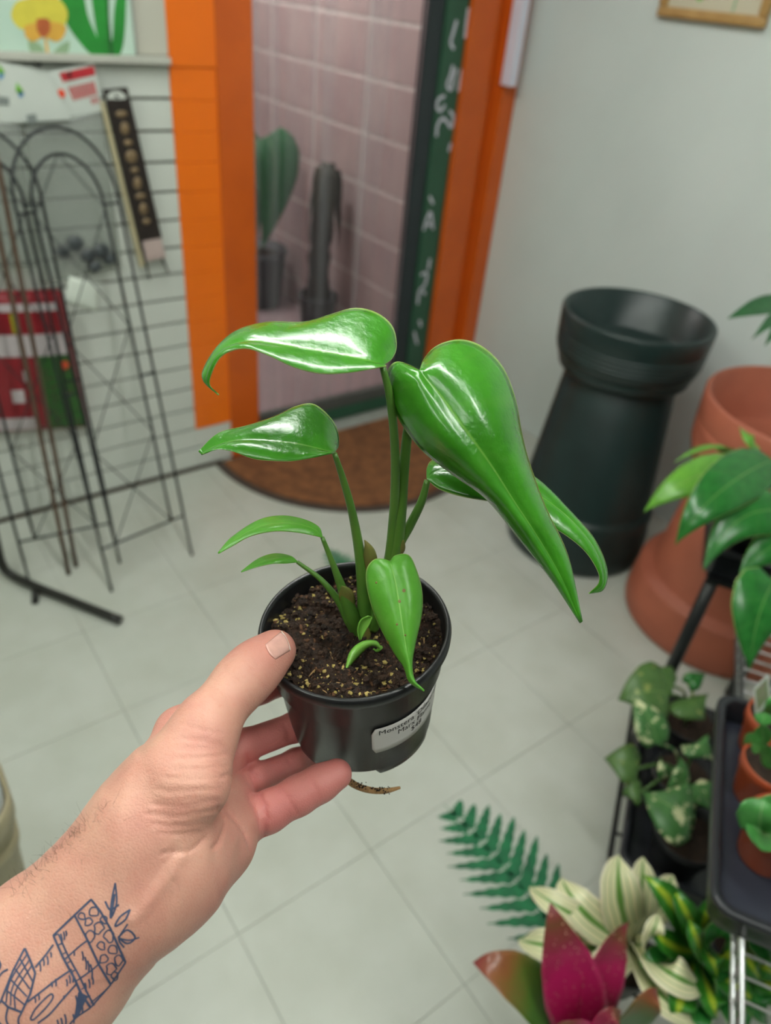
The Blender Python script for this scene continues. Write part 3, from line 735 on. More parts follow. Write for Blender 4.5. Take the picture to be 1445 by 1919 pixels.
for b in (SB0, SB1):
    mk('shelf_rail', *tube([RK(SA0, b, SZ), RK(SA1, b, SZ)], .0045, 8), m_chrome, rk)
    mk('shelf_rail', *tube([RK(SA0, b, SZ - .03), RK(SA1, b, SZ - .03)], .004, 8), m_chrome, rk)
    nz_ = 66; P = [RK(SA0 + (SA1 - SA0) * k / nz_, b, SZ - (.03 if k % 2 else 0)) for k in range(nz_ + 1)]
    mk('zigzag_wire', *tube(P, .0022, 6), m_chrome, rk, smooth=False)
for a in (SA0, SA1):
    mk('end_rail', *tube([RK(a, SB0, SZ), RK(a, SB1, SZ)], .0045, 8), m_chrome, rk)
wire = None
for k in range(1, 36):
    a = SA0 + (SA1 - SA0) * k / 36
    if wire is None: wire = mk('shelf_wire', *tube([RK(a, SB0, SZ + .003), RK(a, SB1, SZ + .003)], .0021, 8), m_chrome, rk); wa = a
    else:
        c = wire.copy(); C.objects.link(c); c.parent = rk; d = R1 * (a - wa); c.location = tuple(d)
for a, b in ((SA0 + .01, SB0 + .012), (SA0 + .01, SB1 - .012), (SA1 - .01, SB1 - .012)):
    mk('post', *tube([RK(a, b, 0.0), RK(a, b, 1.0 if a > 1 else .56)], .0125, 12), m_bp if a > 1 else m_chrome, rk)
mk('post', *tube([RK(SA1 - .01, SB0 + .22, 0), RK(SA1 - .01, SB0 + .22, SZ - .02)], .0125, 12), m_chrome, rk)
# low shelf
LB0, LB1, LZ = .235, .80, .135
for b in (LB0, LB1): mk('shelf_rail', *tube([RK(SA0, b, LZ), RK(SA1, b, LZ)], .006, 8), m_bp, rk)
for k in range(12):
    a = SA0 + (SA1 - SA0) * k / 11; mk('shelf_wire', *tube([RK(a, LB0, LZ), RK(a, LB1, LZ)], .004, 6), m_bp, rk)
for a in (SA0 + .03, SA1 - .05): mk('low_leg', *tube([RK(a, LB0 + .03, 0), RK(a, LB0 + .03, LZ)], .010, 10), m_bp, rk)

def tray(name, a0, a1, b0, b1, z0, z1, m, mi, label, group='nursery trays', cups=None):
    t = empty(name, RK((a0 + a1) / 2, (b0 + b1) / 2, z0), label, 'tray', group)
    def ringp(ins, z, rr=.03):
        A0, A1, B0, B1 = a0 + ins, a1 - ins, b0 + ins, b1 - ins; rr = max(.006, rr - ins * .5); P = []
        for ca, cb_, s0 in ((A1 - rr, B1 - rr, 0), (A0 + rr, B1 - rr, 1), (A0 + rr, B0 + rr, 2), (A1 - rr, B0 + rr, 3)):
            for q_ in np.linspace(0, math.pi / 2, 6): P.append(RK(ca + rr * math.cos(q_ + s0 * math.pi / 2), cb_ + rr * math.sin(q_ + s0 * math.pi / 2), z))
        return P
    def loft(rings, cap=None):
        n = len(rings[0]); V = np.concatenate(rings); Fc = []
        for i in range(len(rings) - 1):
            for k in range(n): l = (k + 1) % n; Fc.append((i * n + l, i * n + k, (i + 1) * n + k, (i + 1) * n + l))
        if cap: Fc.append(tuple((len(rings) - 1) * n + k for k in range(n))[::-1])
        return V, Fc
    mk('tray_wall', *loft([ringp(.012, z0), ringp(.006, z1 - .012), ringp(0, z1 - .012), ringp(0, z1 - .002), ringp(.003, z1), ringp(.010, z1), ringp(.013, z1 - .004), ringp(.018, z0 + .012)]), m, t)
    mk('tray_floor', *loft([ringp(.012, z0), ringp(.0175, z0), ringp(.0175, z0 + .014), ringp(.03, z0 + .018), ringp(.05, z0 + .0185)], cap=True), mi, t)
    return t
m_soil = mat('potting_soil', '#3a2a1e', .95, .5, 120, .9, 350, col2='#1d140e')
m_bpot = mat('black_nursery_pot', '#202124', .4, .2, 14)
m_tpot = mat('terracotta_pot_plastic', '#b5532f', .42, .12, 14)
def small_pot(c, r, h, m, name, label, cat, group, soilm=None):
    t = empty(name, c, label, cat, group); c = np.array(c)
    mk('pot', *lathe([(.001, .001), (r * .72, 0), (r * .74, .003), (r * .93, h * .72), (r * .95, h * .74), (r, h * .76), (r * 1.0, h - .002), (r * .985, h), (r * .95, h - .001), (r * .90, h * .6), (.001, h * .6)], c, seg=40), m, t)
    V, Fc = lathe([(.0005, h * .86), (r * .3, h * .87), (r * .6, h * .85), (r * .935, h * .84)], c, seg=30)
    V[:, 2] += rng.normal(0, .0012, len(V)); mk('soil', V, Fc, soilm or m_soil, t)
    return t

# tray of terracotta pots with cacti
TZ0, TZ1 = .5355, .592
tA = tray('nursery_tray', .603, .992, .285, .56, TZ0, TZ1, m_tray, m_trayin, 'black nursery tray of small terracotta pots on the chrome shelf')
m_cac = leafmat('cactus_green', '#4f9a48', '#3d7f3b', '#b7d79a', .4, bump=.25, rib=.06)
cg = 'small terracotta pots in the tray'
pots = [((1462, 1372), 'terracotta pot with a picture tag, farthest in the cactus tray'), ((1455, 1432), 'terracotta pot with a small segmented green cutting, middle of the cactus tray'), ((1470, 1545), 'terracotta pot with a scalloped flat cactus, nearest in the tray')]
PT = []
for (pxy, lb_) in pots:
    c = PZ(*pxy, TZ0 + .0185 + .078); c[2] = TZ0 + .0187
    if 'farthest' in lb_: c = c + R1 * .029
    PT.append((small_pot(c, .046, .08, m_tpot, 'cactus_pot', lb_, 'potted cactus', cg), np.array(c)))
for k in range(2):
    c = PT[2][1] + R2 * .1 + R1 * (-.0 + .11 * k); small_pot(c, .046, .08, m_tpot, 'cactus_pot', 'terracotta pot at the far side of the tray, %s of two' % ('nearer', 'farther')[k] if False else ('terracotta pot in the outer row of the cactus tray, ' + ('nearer one' if k == 0 else 'farther one')), 'potted cactus', cg)
def seg_cactus(t, pts, wd, m):
    pts = [np.array(p) for p in pts]
    for a, b in zip(pts[:-1], pts[1:]):
        d = b - a; mid = (a + b) / 2
        gleaf('stem_segment', t, a, mid + np.array([0, 0, .002]), b, wd, 'oval', m, EYE - mid, fold=.25, nv=12, nu=8, ripple=.0015)
tB, cB = PT[1]; top = cB + [0, 0, .068]
seg_cactus(tB, [top, PZ(1428, 1408, .665), PZ(1408, 1392, .685), PZ(1397, 1378, .70)], .022, m_cac)
seg_cactus(tB, [top, PZ(1430, 1395, .68), PZ(1428, 1358, .72), PZ(1433, 1335, .735)], .024, m_cac)
tC, cC = PT[2]; top = cC + [0, 0, .068]
gleaf('stem_segment', tC, PZ(1452, 1565, .635), PZ(1425, 1560, .655), PZ(1408, 1535, .665), .045, 'oval', m_cac, (-.3, -.4, 1), fold=.3, ripple=.002)
gleaf('stem_segment', tC, PZ(1425, 1560, .645), PZ(1425, 1530, .685), PZ(1432, 1498, .70), .055, 'oval', m_cac, EYE - cC, fold=.3, ripple=.002)
gleaf('stem_segment', tC, PZ(1440, 1560, .645), PZ(1450, 1525, .685), PZ(1462, 1490, .71), .05, 'oval', m_cac, EYE - cC, fold=.3, ripple=.002)
tA_, cA = PT[0]; top = cA + [0, 0, .065]
pq = [PZ(1412, 1292, .715), PZ(1440, 1262, .745), PZ(1446, 1310, .70), PZ(1416, 1345, .665)]
mk('plant_tag', *patch(pq, n=4, nrm=EYE - cA), m_card, tA_, smooth=False, solid=.0008)
mk('tag_picture', *patch([pq[0] * .9 + pq[2] * .1, pq[1] * .9 + pq[3] * .1, pq[2] * .85 + pq[0] * .15, pq[3] * .85 + pq[1] * .15], n=4, nrm=(EYE - cA) / np.linalg.norm(EYE - cA), off=.0008), mat('tag_photo', '#9c8f83', .5, .5, 200, col2='#7f9a6a'), tA_, smooth=False)
gleaf('stem_segment', tA_, top, PZ(1452, 1330, .70), PZ(1446, 1305, .725), .03, 'oval', m_cac, EYE - cA, fold=.3)

# upper black tray on a slim black stand, with the philodendron
UZ0, UZ1 = .535, .605
ps = empty('plant_stand', RK(1.56, .42, 0), 'slim black stand holding the philodendron tray before the terracotta planter', 'plant stand')
for a, b in ((1.385, .285), (1.385, .5), (1.635, .5)):
    mk('leg', *tube([RK(a, b, 0), RK(a, b, UZ0 - .012)], .0145, 12), m_bp, ps)
for lo, hi in (((1.37, .272, UZ0 - .012), (1.65, .296, UZ0 - .0005)), ((1.37, .488, UZ0 - .012), (1.65, .512, UZ0 - .0005)), ((1.374, .297, UZ0 - .012), (1.396, .487, UZ0 - .0005)), ((1.628, .297, UZ0 - .012), (1.648, .487, UZ0 - .0005))):
    mk('top_rail', *rbox(*lo, *hi), m_bp, ps, smooth=False)
tray('nursery_tray', 1.38, 1.665, .246, .53, UZ0, UZ1, m_tray, m_tray, 'black nursery tray on the slim stand under the philodendron')
m_phil = leafmat('philodendron_leaf', '#2f7a33', '#276a2c', '#86bd62', .22, bump=.12, vfreq=26)
m_phil2 = leafmat('philodendron_young_leaf', '#6fae3d', '#5f9c35', '#b6d878', .3, bump=.12)
phc = RK(1.475, .365, UZ0 + .0188); ph = small_pot(phc, .075, .1, m_bpot, 'potted_philodendron', 'glossy drooping philodendron in a black pot on the upper tray', 'potted plant', None)
crown = phc + np.array([0, 0, .1])
def phleaf(b, m_, tp, wd, mt, nh=None):
    B, M_, T_ = PZ(*b), PZ(*m_), PZ(*tp)
    mk('petiole', *tube(spline([crown, (crown + B) / 2 + [0, 0, .03], B], 10), .003, 7), mt, ph)
    gleaf('leaf', ph, B, M_, T_, wd, 'heart', mt, nh if nh is not None else (-.35, -.45, .9), fold=-.12, nv=26, nu=12, bulge=.002, lobe=.012)
phleaf((1448, 862, .80), (1345, 925, .79), (1265, 1022, .70), .105, m_phil)
phleaf((1470, 960, .76), (1385, 975, .75), (1318, 1070, .67), .095, m_phil)
phleaf((1395, 868, .76), (1290, 900, .76), (1206, 960, .69), .085, m_phil2, (-.2, -.3, 1))
phleaf((1375, 850, .74), (1330, 835, .76), (1262, 868, .73), .07, m_phil2, (.2, .5, 1))
phleaf((1450, 1090, .70), (1420, 1160, .66), (1405, 1255, .58), .115, m_phil, (-.4, -.6, .6))
phleaf((1480, 1010, .74), (1430, 1035, .70), (1385, 1075, .66), .07, m_phil)
phleaf((1416, 835, .80), (1402, 818, .82), (1385, 800, .81), .03, m_phil2)
pqs = [PZ(1335, 1030, .70)]

# fan of dark leaflets on a tall stem (pot on the stand, beyond the frame)
pc = RK(1.585, .455, UZ0 + .0188)
um = small_pot(pc, .055, .08, m_bpot, 'potted_umbrella_plant', 'tall thin plant with narrow dark leaflets against the white wall', 'potted plant', None)
hub = PZ(1495, 568, .98); m_um = leafmat('umbrella_leaf', '#2d6a38', '#255c30', '#6ea765', .3)
mk('stem', *tube(spline([pc + [0, 0, .07], (pc + hub) / 2 + [.02, 0, .05], hub], 14), .004, 8), m_um, um)
for tpx, wd in (((1362, 598, .97), .052), ((1408, 637, .95), .03), ((1432, 650, .94), .034), ((1480, 660, .94), .04), ((1540, 600, .97), .045), ((1500, 520, 1.0), .045)):
    tp_e = PZ(*tpx); gleaf('leaflet', um, hub, (hub + tp_e) / 2 + [0, 0, .012], tp_e, wd, 'lance', m_um, (-.3, -.5, 1), fold=.12)

# low tray with variegated plants
tray('nursery_tray', .872, 1.345, .24, .56, LZ + .0065, LZ + .07, m_tray, m_tray, 'long black nursery tray of variegated plants on the low shelf')
m_var = leafmat('variegated_leaf', '#4b7d40', '#3b6a36', '#9cba72', .4, blotch=('#d3d6a8', 38, .55), bump=.2)
m_var2 = leafmat('speckled_leaf', '#54753c', '#466a34', '#8aa85c', .4, blotch=('#8f9a55', 60, .60), bump=.2)
LZP = LZ + .0255
def vplant(ctr, r, h, label, leaves, name='variegated_plant', mt=None, grp='variegated plants on the low shelf'):
    c = np.array(PZ(*ctr, LZP + h)); c = RK(max(c @ R1, .957), max(c @ R2, .332), LZP)
    t = small_pot(c, r, h, m_bpot, name, label, 'potted plant', grp); cr = c + np.array([0, 0, h * .87])
    for (b, m_, tp, wd, mt_, nh) in leaves:
        B, M_, T_ = PZ(*b), PZ(*m_), PZ(*tp)
        mk('petiole', *tube(spline([cr + rng.normal(0, .006, 3) * [1, 1, 0], (cr + B) / 2 + [0, 0, .03], B], 10), .003, 7), mt_, t)
        gleaf('leaf', t, B, M_, T_, wd, 'heart', mt_, nh, fold=-.06, nv=22, nu=10, bulge=.003, lobe=.012)
    return t
up = (-.15, -.35, 1)
vplant((1290, 1575), .062, .095, 'variegated plant with a cream-splashed heart leaf, nearest on the low shelf', [
    ((1294, 1532, .33), (1252, 1508, .338), (1205, 1484, .315), .125, m_var, (-.1, -.4, 1)),
    ((1300, 1470, .34), (1318, 1490, .34), (1335, 1520, .32), .07, m_var, up),
    ((1262, 1500, .3), (1278, 1450, .34), (1275, 1420, .35), .04, m_var, (-.3, -.5, .7))])
vplant((1255, 1440), .062, .095, 'variegated plant with an arching pale pointed leaf, middle of the low shelf', [
    ((1232, 1393, .37), (1212, 1340, .40), (1184, 1305, .40), .075, m_var, (-.2, -.5, .8)),
    ((1195, 1440, .30), (1165, 1425, .31), (1132, 1422, .29), .085, m_var2, up),
    ((1200, 1485, .28), (1185, 1482, .285), (1166, 1488, .27), .055, m_var2, up),
    ((1250, 1450, .32), (1243, 1440, .335), (1238, 1420, .34), .03, m_var, (-.4, -.6, .6)),
    ((1300, 1395, .34), (1315, 1400, .35), (1335, 1425, .33), .075, m_var, up)])
vplant((1290, 1345), .062, .095, 'dark variegated plant with round speckled leaves, farthest on the low shelf', [
    ((1252, 1300, .365), (1208, 1296, .385), (1158, 1312, .36), .125, m_var2, (-.25, -.45, .9)),
    ((1285, 1310, .35), (1305, 1325, .355), (1320, 1350, .33), .105, m_var2, up),
    ((1290, 1282, .37), (1305, 1272, .38), (1322, 1262, .37), .04, m_phil, up),
    ((1262, 1285, .37), (1240, 1268, .385), (1212, 1256, .38), .07, m_var2, (-.2, -.4, 1))])

# striped and coloured plants near the camera end of the low shelf
m_cream = leafmat('cream_striped_leaf', '#e6e2b4', '#dcdca8', None, .35, stripes=[(0, '#5e8f3c'), (.10, '#6c9a48'), (.2, '#e4e2b8'), (.38, '#e9e5bd'), (.42, '#79a255'), (.48, '#e7e3b6'), (.7, '#e9e3c0'), (.76, '#9bb56e'), (.82, '#e9e3c0'), (1, '#ece6c6')], bump=.25)
m_lm = leafmat('lime_striped_leaf', '#2f7a22', '#2f7a22', None, .3, stripes=[(0, '#b4c93a'), (.18, '#a9c436'), (.32, '#3f8a2a'), (1, '#2c7022')], bump=.2)
m_brom = leafmat('bromeliad_leaf', '#a02048', '#a02048', None, .28, along=[(0, '#c2185b'), (.55, '#cc2a6c'), (.7, '#9c2c4c'), (.85, '#70482f'), (1, '#8a2a3c')], spots=('#e6b39c', 150), bump=.15)
m_brom2 = leafmat('bromeliad_outer_leaf', '#4c7a2c', '#4c7a2c', None, .28, along=[(0, '#3f7a2a'), (.45, '#4c7a2c'), (.7, '#8a5a34'), (1, '#8e3a3c')], bump=.15)
def splant(ctr, r, h, name, label, leaves, base_dz=.06, cat='potted plant'):
    c = np.array(PZ(*ctr, LZ + .0062 + h)); c[2] = LZ + .0062
    t = small_pot(c, r, h, m_bpot, name, label, cat, None); cr = c + np.array([0, 0, h * .86])
    mk('stem', *tube([cr - [0, 0, .01], cr + [0, 0, base_dz]], [.011, .009], 10), m_lm, t)
    for (m_, tp, wd, mt, nh, pr, dz) in leaves:
        M_, T_ = PZ(*m_), PZ(*tp)
        gleaf('leaf', t, cr + np.array([0, 0, dz]) + (M_ - cr) * [.06, .06, 0], M_, T_, wd, pr, mt, nh, fold=.18, nv=24, nu=10, ripple=.0012)
    return t
# leaves: mid (px,py,z), tip (px,py,z), width, material, normal hint, profile, base height
splant((1175, 1790), .05, .085, 'striped_dracaena', 'cream and green striped leafy plant behind the pink bromeliad', [
    ((1163, 1690, .40), (1160, 1602, .44), .075, m_cream, (-.3, -.6, .6), 'strap', .06),
    ((1200, 1690, .38), (1205, 1605, .42), .055, m_cream, (-.3, -.6, .6), 'strap', .055),
    ((1105, 1720, .40), (1052, 1645, .40), .06, m_cream, (-.2, -.3, 1), 'strap', .06),
    ((1075, 1715, .41), (992, 1662, .39), .042, m_cream, (-.2, -.3, 1), 'strap', .06),
    ((1060, 1775, .38), (972, 1760, .34), .05, m_cream, (-.1, -.3, 1), 'strap', .05),
    ((1230, 1700, .37), (1262, 1640, .40), .05, m_cream, (-.2, -.4, 1), 'strap', .05),
    ((1250, 1820, .40), (1315, 1850, .36), .055, m_cream, (-.1, -.2, 1), 'strap', .06),
    ((1215, 1760, .42), (1235, 1712, .45), .035, m_cream, (-.2, -.4, 1), 'strap', .06),
    ((1240, 1865, .38), (1320, 1905, .33), .05, m_cream, (-.1, -.2, 1), 'strap', .05),
    ((1140, 1810, .40), (1100, 1850, .38), .05, m_cream, (-.1, -.2, 1), 'strap', .05)])
splant((1300, 1800), .05, .085, 'lime_dracaena', 'lime striped green leafy plant under the chrome shelf', [
    ((1265, 1700, .43), (1206, 1640, .45), .05, m_lm, (-.3, -.3, 1), 'lance', .05),
    ((1295, 1730, .42), (1255, 1655, .44), .045, m_lm, (-.3, -.3, 1), 'lance', .05),
    ((1330, 1790, .40), (1345, 1835, .37), .045, m_lm, (-.3, -.3, 1), 'lance', .05),
    ((1320, 1730, .40), (1340, 1680, .42), .045, m_lm, (-.2, -.3, 1), 'lance', .05),
    ((1255, 1770, .40), (1225, 1735, .41), .04, m_lm, (-.2, -.3, 1), 'lance', .05),
    ((1280, 1860, .38), (1268, 1915, .35), .05, m_lm, (-.2, -.3, 1), 'lance', .04),
    ((1360, 1790, .38), (1410, 1800, .36), .05, m_lm, (-.2, -.3, 1), 'lance', .04),
    ((1370, 1840, .37), (1420, 1880, .34), .05, m_lm, (-.2, -.3, 1), 'lance', .04),
    ((1330, 1860, .37), (1345, 1910, .34), .05, m_lm, (-.2, -.3, 1), 'lance', .04),
    ((1300, 1890, .36), (1305, 1950, .32), .055, m_phil, (-.2, -.3, 1), 'lance', .04),
    ((1240, 1800, .37), (1195, 1800, .35), .045, m_phil, (-.2, -.3, 1), 'lance', .04),
    ((1345, 1755, .40), (1385, 1730, .41), .05, m_phil, (-.2, -.3, 1), 'lance', .05),
    ((1270, 1835, .36), (1235, 1880, .33), .055, m_phil, (-.2, -.3, 1), 'lance', .04),
    ((1370, 1880, .35), (1400, 1950, .32), .055, m_phil, (-.2, -.3, 1), 'lance', .04),
    ((1310, 1770, .44), (1290, 1720, .47), .045, m_lm, (-.3, -.3, 1), 'lance', .06)])
splant((1385, 1760), .05, .085, 'lime_dracaena', 'lime striped leafy plant showing through the chrome shelf wires', [
    ((1410, 1740, .40), (1440, 1760, .37), .05, m_lm, (-.2, -.3, 1), 'lance', .05),
    ((1400, 1790, .40), (1430, 1840, .37), .05, m_lm, (-.2, -.3, 1), 'lance', .05),
    ((1420, 1800, .38), (1470, 1830, .35), .05, m_lm, (-.2, -.3, 1), 'lance', .04),
    ((1440, 1720, .40), (1490, 1720, .38), .05, m_lm, (-.2, -.3, 1), 'lance', .05),
    ((1410, 1850, .36), (1440, 1920, .32), .06, m_phil, (-.2, -.3, 1), 'lance', .04),
    ((1440, 1840, .36), (1500, 1890, .32), .06, m_lm, (-.2, -.3, 1), 'lance', .04),
    ((1370, 1830, .36), (1355, 1890, .33), .055, m_phil, (-.2, -.3, 1), 'lance', .04),
    ((1425, 1770, .38), (1460, 1780, .36), .05, m_phil, (-.2, -.3, 1), 'lance', .04)])
splant((1105, 1985), .055, .09, 'bromeliad', 'bromeliad with bright pink and maroon pointed leaves in the foreground', [
    ((1068, 1840, .46), (1031, 1690, .55), .085, m_brom, (-.4, -.7, .5), 'lance', .03),
    ((1130, 1830, .46), (1178, 1728, .52), .06, m_brom, (-.4, -.7, .5), 'lance', .03),
    ((985, 1850, .44), (886, 1804, .45), .075, m_brom2, (.1, -.4, 1), 'lance', .03),
    ((1195, 1900, .44), (1232, 1856, .46), .05, m_brom2, (-.2, -.5, .8), 'lance', .03),
    ((1130, 1930, .44), (1165, 1895, .46), .055, m_brom, (-.3, -.5, .8), 'lance', .03),
    ((1080, 1950, .45), (1040, 1930, .47), .06, m_brom, (-.3, -.5, .8), 'lance', .03),
    ((1030, 2010, .42), (940, 2030, .40), .07, m_brom2, (.1, -.4, 1), 'lance', .02),
    ((1170, 2020, .42), (1240, 2050, .40), .07, m_brom2, (.1, -.4, 1), 'lance', .02),
    ((1100, 2060, .42), (1090, 2150, .40), .07, m_brom2, (.1, -.4, 1), 'lance', .02)], base_dz=.02)
# ================================================================== held plant pot
PC = EYE + RM @ np.array([-.0169, .0605, .3964]); PN = np.array([-.1027, .0565, .9931]); PN /= np.linalg.norm(PN)
m_hpot = mat('black_grower_pot', '#17181a', .33, .15, 25, .03, 300)
pt = empty('potted_monstera', PC - PN * .08, 'small glossy monstera in a black grower pot held in the hand', 'potted plant')
prof = [(.0440, -.0795), (.0400, -.0812), (.0416, -.0790), (.0421, -.074), (.0455, -.028), (.0478, -.0262), (.0490, -.0085), (.0512, -.0080), (.0525, -.006), (.0527, -.003), (.0520, -.0006), (.0508, 0), (.0496, -.0008), (.0490, -.003), (.0478, -.008), (.0470, -.012), (.0455, -.03), (.002, -.032)]
prof[0] = (.001, -.079)
def smoothprof(p): return p
potV, potF = lathe(prof, PC, PN, 96)
# shallow drainage notches around the bottom edge
loc = potV - PC; hz = loc @ PN
pa = np.cross(PN, [0, 1.0, 0]); pa /= np.linalg.norm(pa); pb = np.cross(PN, pa)
ang = np.arctan2(loc @ pb, loc @ pa)
low = (hz < -.0745) & (np.linalg.norm(loc - hz[:, None] * PN, axis=1) > .03)
potV[low] += PN * (.004 * (np.cos(ang[low] * 5 + 1.1) > .55))[:, None]
mk('pot', potV, potF, m_hpot, pt)
def pot_r(h): return float(np.interp(h, [-.08, -.0735, -.028, -.0262, -.0085], [.0405, .0418, .0455, .0478, .0490]))
pot_bvh = BVHTree.FromPolygons([Vector(v) for v in potV], potF)
def on_pot(px, py):
    d = Vector(ray(px, py)).normalized(); hit = pot_bvh.ray_cast(Vector(EYE), d)[0]
    if hit is None: return None
    l_ = np.array(hit) - PC; h = l_ @ PN; return math.atan2(l_ @ pb, l_ @ pa), h
def pot_pt(a, h, off=.0003):
    r_ = pot_r(h) + off; return PC + PN * h + r_ * (math.cos(a) * pa + math.sin(a) * pb)
tl = on_pot(693, 1368); bl_ = on_pot(700, 1411); rr_ = on_pot(800, 1290)
sgn = 1 if ((rr_[0] - tl[0] + math.pi) % (2 * math.pi) - math.pi) > 0 else -1
a0 = (tl[0] + bl_[0]) / 2; h1, h0 = tl[1], bl_[1]
LAB_H = h1 - h0; LAB_W = .066
m_lab = mat('label_paper', '#c6c3c0', .5, .02); m_ink = mat('label_ink', '#17171a', .6, .02)
def labmap(x, y, off): return pot_pt(a0 + sgn * x / .0455, h0 + y, off)
nx, ny = 40, 6; V = []
cr_ = .002
for j in range(ny):
    y = LAB_H * j / (ny - 1); ins = cr_ if j in (0, ny - 1) else 0
    for i in range(nx):
        x = ins + (LAB_W - 2 * ins) * i / (nx - 1); V.append(labmap(x, y, .0005))
lab = mk('price_label', np.array(V), [(j * nx + i, j * nx + i + 1, (j + 1) * nx + i + 1, (j + 1) * nx + i) for j in range(ny - 1) for i in range(nx - 1)], m_lab, pt, smooth=True, solid=.0002)
lab['label'] = 'white paper price label with three lines of black print'
def text_mesh(s, size):
    cu = bpy.data.curves.new('print', 'FONT'); cu.body = s; cu.size = size; cu.resolution_u = 2; cu.align_x = 'CENTER'
    ob = bpy.data.objects.new('print', cu); C.objects.link(ob); dg = bpy.context.evaluated_depsgraph_get(); dg.update()
    me = bpy.data.meshes.new_from_object(ob.evaluated_get(dg)); V = np.array([v.co[:] for v in me.vertices]); Fc = [tuple(p.vertices) for p in me.polygons]
    bpy.data.objects.remove(ob); bpy.data.curves.remove(cu); bpy.data.meshes.remove(me); return V, Fc
ts = LAB_H * .24
for k, s in enumerate(("Monstera 'Dilacerata'", "Marx Flame", "$48")):
    V, Fc = text_mesh(s, ts * 1.06)
    if k == 0: wtx = V[:, 0].max() - V[:, 0].min(); xoff = .004 + wtx / 2
    W_ = np.array([labmap(xoff + v[0], LAB_H * (.74 - .235 * k) + v[1], .0008) for v in V])
    mk('lettering', W_, Fc, m_ink, lab, smooth=False)

# soil and grit
SOIL_H = -.0105
def soil_z(x, y): return .0022 * math.sin(x * 190 + 1) * math.cos(y * 170) + .0018 * math.sin(x * 420 + y * 350) - .0025 * math.exp(-((x) ** 2 + (y) ** 2) / .0006)
V = []; Fc = []; NR, NA = 26, 72
for i in range(NR + 1):
    for k in range(NA):
        r_ = .0478 * i / NR; q_ = 2 * math.pi * k / NA; x, y = r_ * math.cos(q_), r_ * math.sin(q_)
        V.append(PC + pa * x + pb * y + PN * (SOIL_H + soil_z(x, y) + (rng.normal(0, .0007) if 0 < i < NR else 0)))
for i in range(NR):
    for k in range(NA): l = (k + 1) % NA; Fc.append((i * NA + k, i * NA + l, (i + 1) * NA + l, (i + 1) * NA + k))
m_hsoil = mat('peat_soil', '#3b2618', .95, .6, 260, 1.0, 900, col2='#170d07')
soil = mk('soil', np.array(V), Fc, m_hsoil, pt)
ico = bmesh.new(); bmesh.ops.create_icosphere(ico, subdivisions=1, radius=1)
ico.verts.index_update(); IV = np.array([v.co[:] for v in ico.verts]); IF = [tuple(v.index for v in f_.verts) for f_ in ico.faces]; ico.free()
def crumbs(name, n, smin_, smax_, m, edge=0.0, elong=1.0):
    mb = MB()
    for _ in range(n):
        r_ = .0472 * (max(rng.random(), edge * rng.random()) ** .5); q_ = rng.random() * 6.283; x, y = r_ * math.cos(q_), r_ * math.sin(q_)
        s = smin_ + (smax_ - smin_) * rng.random() ** 2.5
        A = IV * (1 + .3 * rng.normal(size=(len(IV), 1))) * s * np.array([elong, 1, .8])
        t_ = rng.random() * 6.283; Rz = np.array([[math.cos(t_), -math.sin(t_), 0], [math.sin(t_), math.cos(t_), 0], [0, 0, 1]])
        A = A @ Rz.T; c = PC + pa * x + pb * y + PN * (SOIL_H + soil_z(x, y) + s * .5)
        mb.add(c + A[:, :1] * pa + A[:, 1:2] * pb + A[:, 2:] * PN, IF)
    o = mb.build(name, m, soil, smooth=False); o['kind'] = 'stuff'; return o
crumbs('soil_crumbs', 2200, .0004, .0021, m_hsoil)
crumbs('bark_bits', 700, .0003, .0010, mat('bark_brown', '#5a3a22', .9, .4, 300), elong=1.8)
crumbs('grit_bits', 420, .0004, .0016, mat('tan_grit', '#b09a5e', .9, .4, 300, col2='#8a7a3c'), edge=1.0)
crumbs('fibre_bits', 120, .0002, .0005, mat('pale_fibre', '#9a7a50', .9, .3, 200), elong=6)

# ------------------------------------------------------------------ monstera leaves and petioles
m_mon = leafmat('monstera_leaf', '#41911f', '#337c15', '#93c65a', .27, bump=.38, vfreq=34, coat=.6, spots=None, rib=.035)
m_mon6 = leafmat('monstera_young_leaf', '#5ba233', '#4f9529', '#a9d674', .34, bump=.2, vfreq=30, coat=.0, rib=.04)
m_pet = mat('petiole_green', '#557f2e', .35, .15, 40, col2='#46702a'); m_shth = mat('sheath_olive', '#6a7434', .45, .3, 60, col2='#7c6a3a')
m_new = leafmat('new_leaf_lime', '#7fc04a', '#8cc858', '#c8e89a', .25, bump=.1)
def D(pts, d0, d1, off=0.0, offs=None):
    n = len(pts); out = []
    for i, p in enumerate(pts):
        t = i / (n - 1); o = off * math.sin(math.pi * min(1, max(0, t)) ** .8) if offs is None else np.interp(t, *offs)
        out.append(PD(p[0], p[1], d0 + (d1 - d0) * t + o))
    return out
def mleaf(M, L, R, d, ol, orr, mt, bulge=.0015, ripple=0, nv=56, groove=.0003):
    V, Fc, UV = leaf3(D(L, d[0], d[1], offs=ol), D(M, d[0], d[1], offs=d[2] if len(d) > 2 else ([0, 1], [0, 0])), D(R, d[0], d[1], offs=orr), nv, 22, bulge, ripple, groove)
    return mk('leaf', V, Fc, mt, pt, uv=UV, solid=.0007)
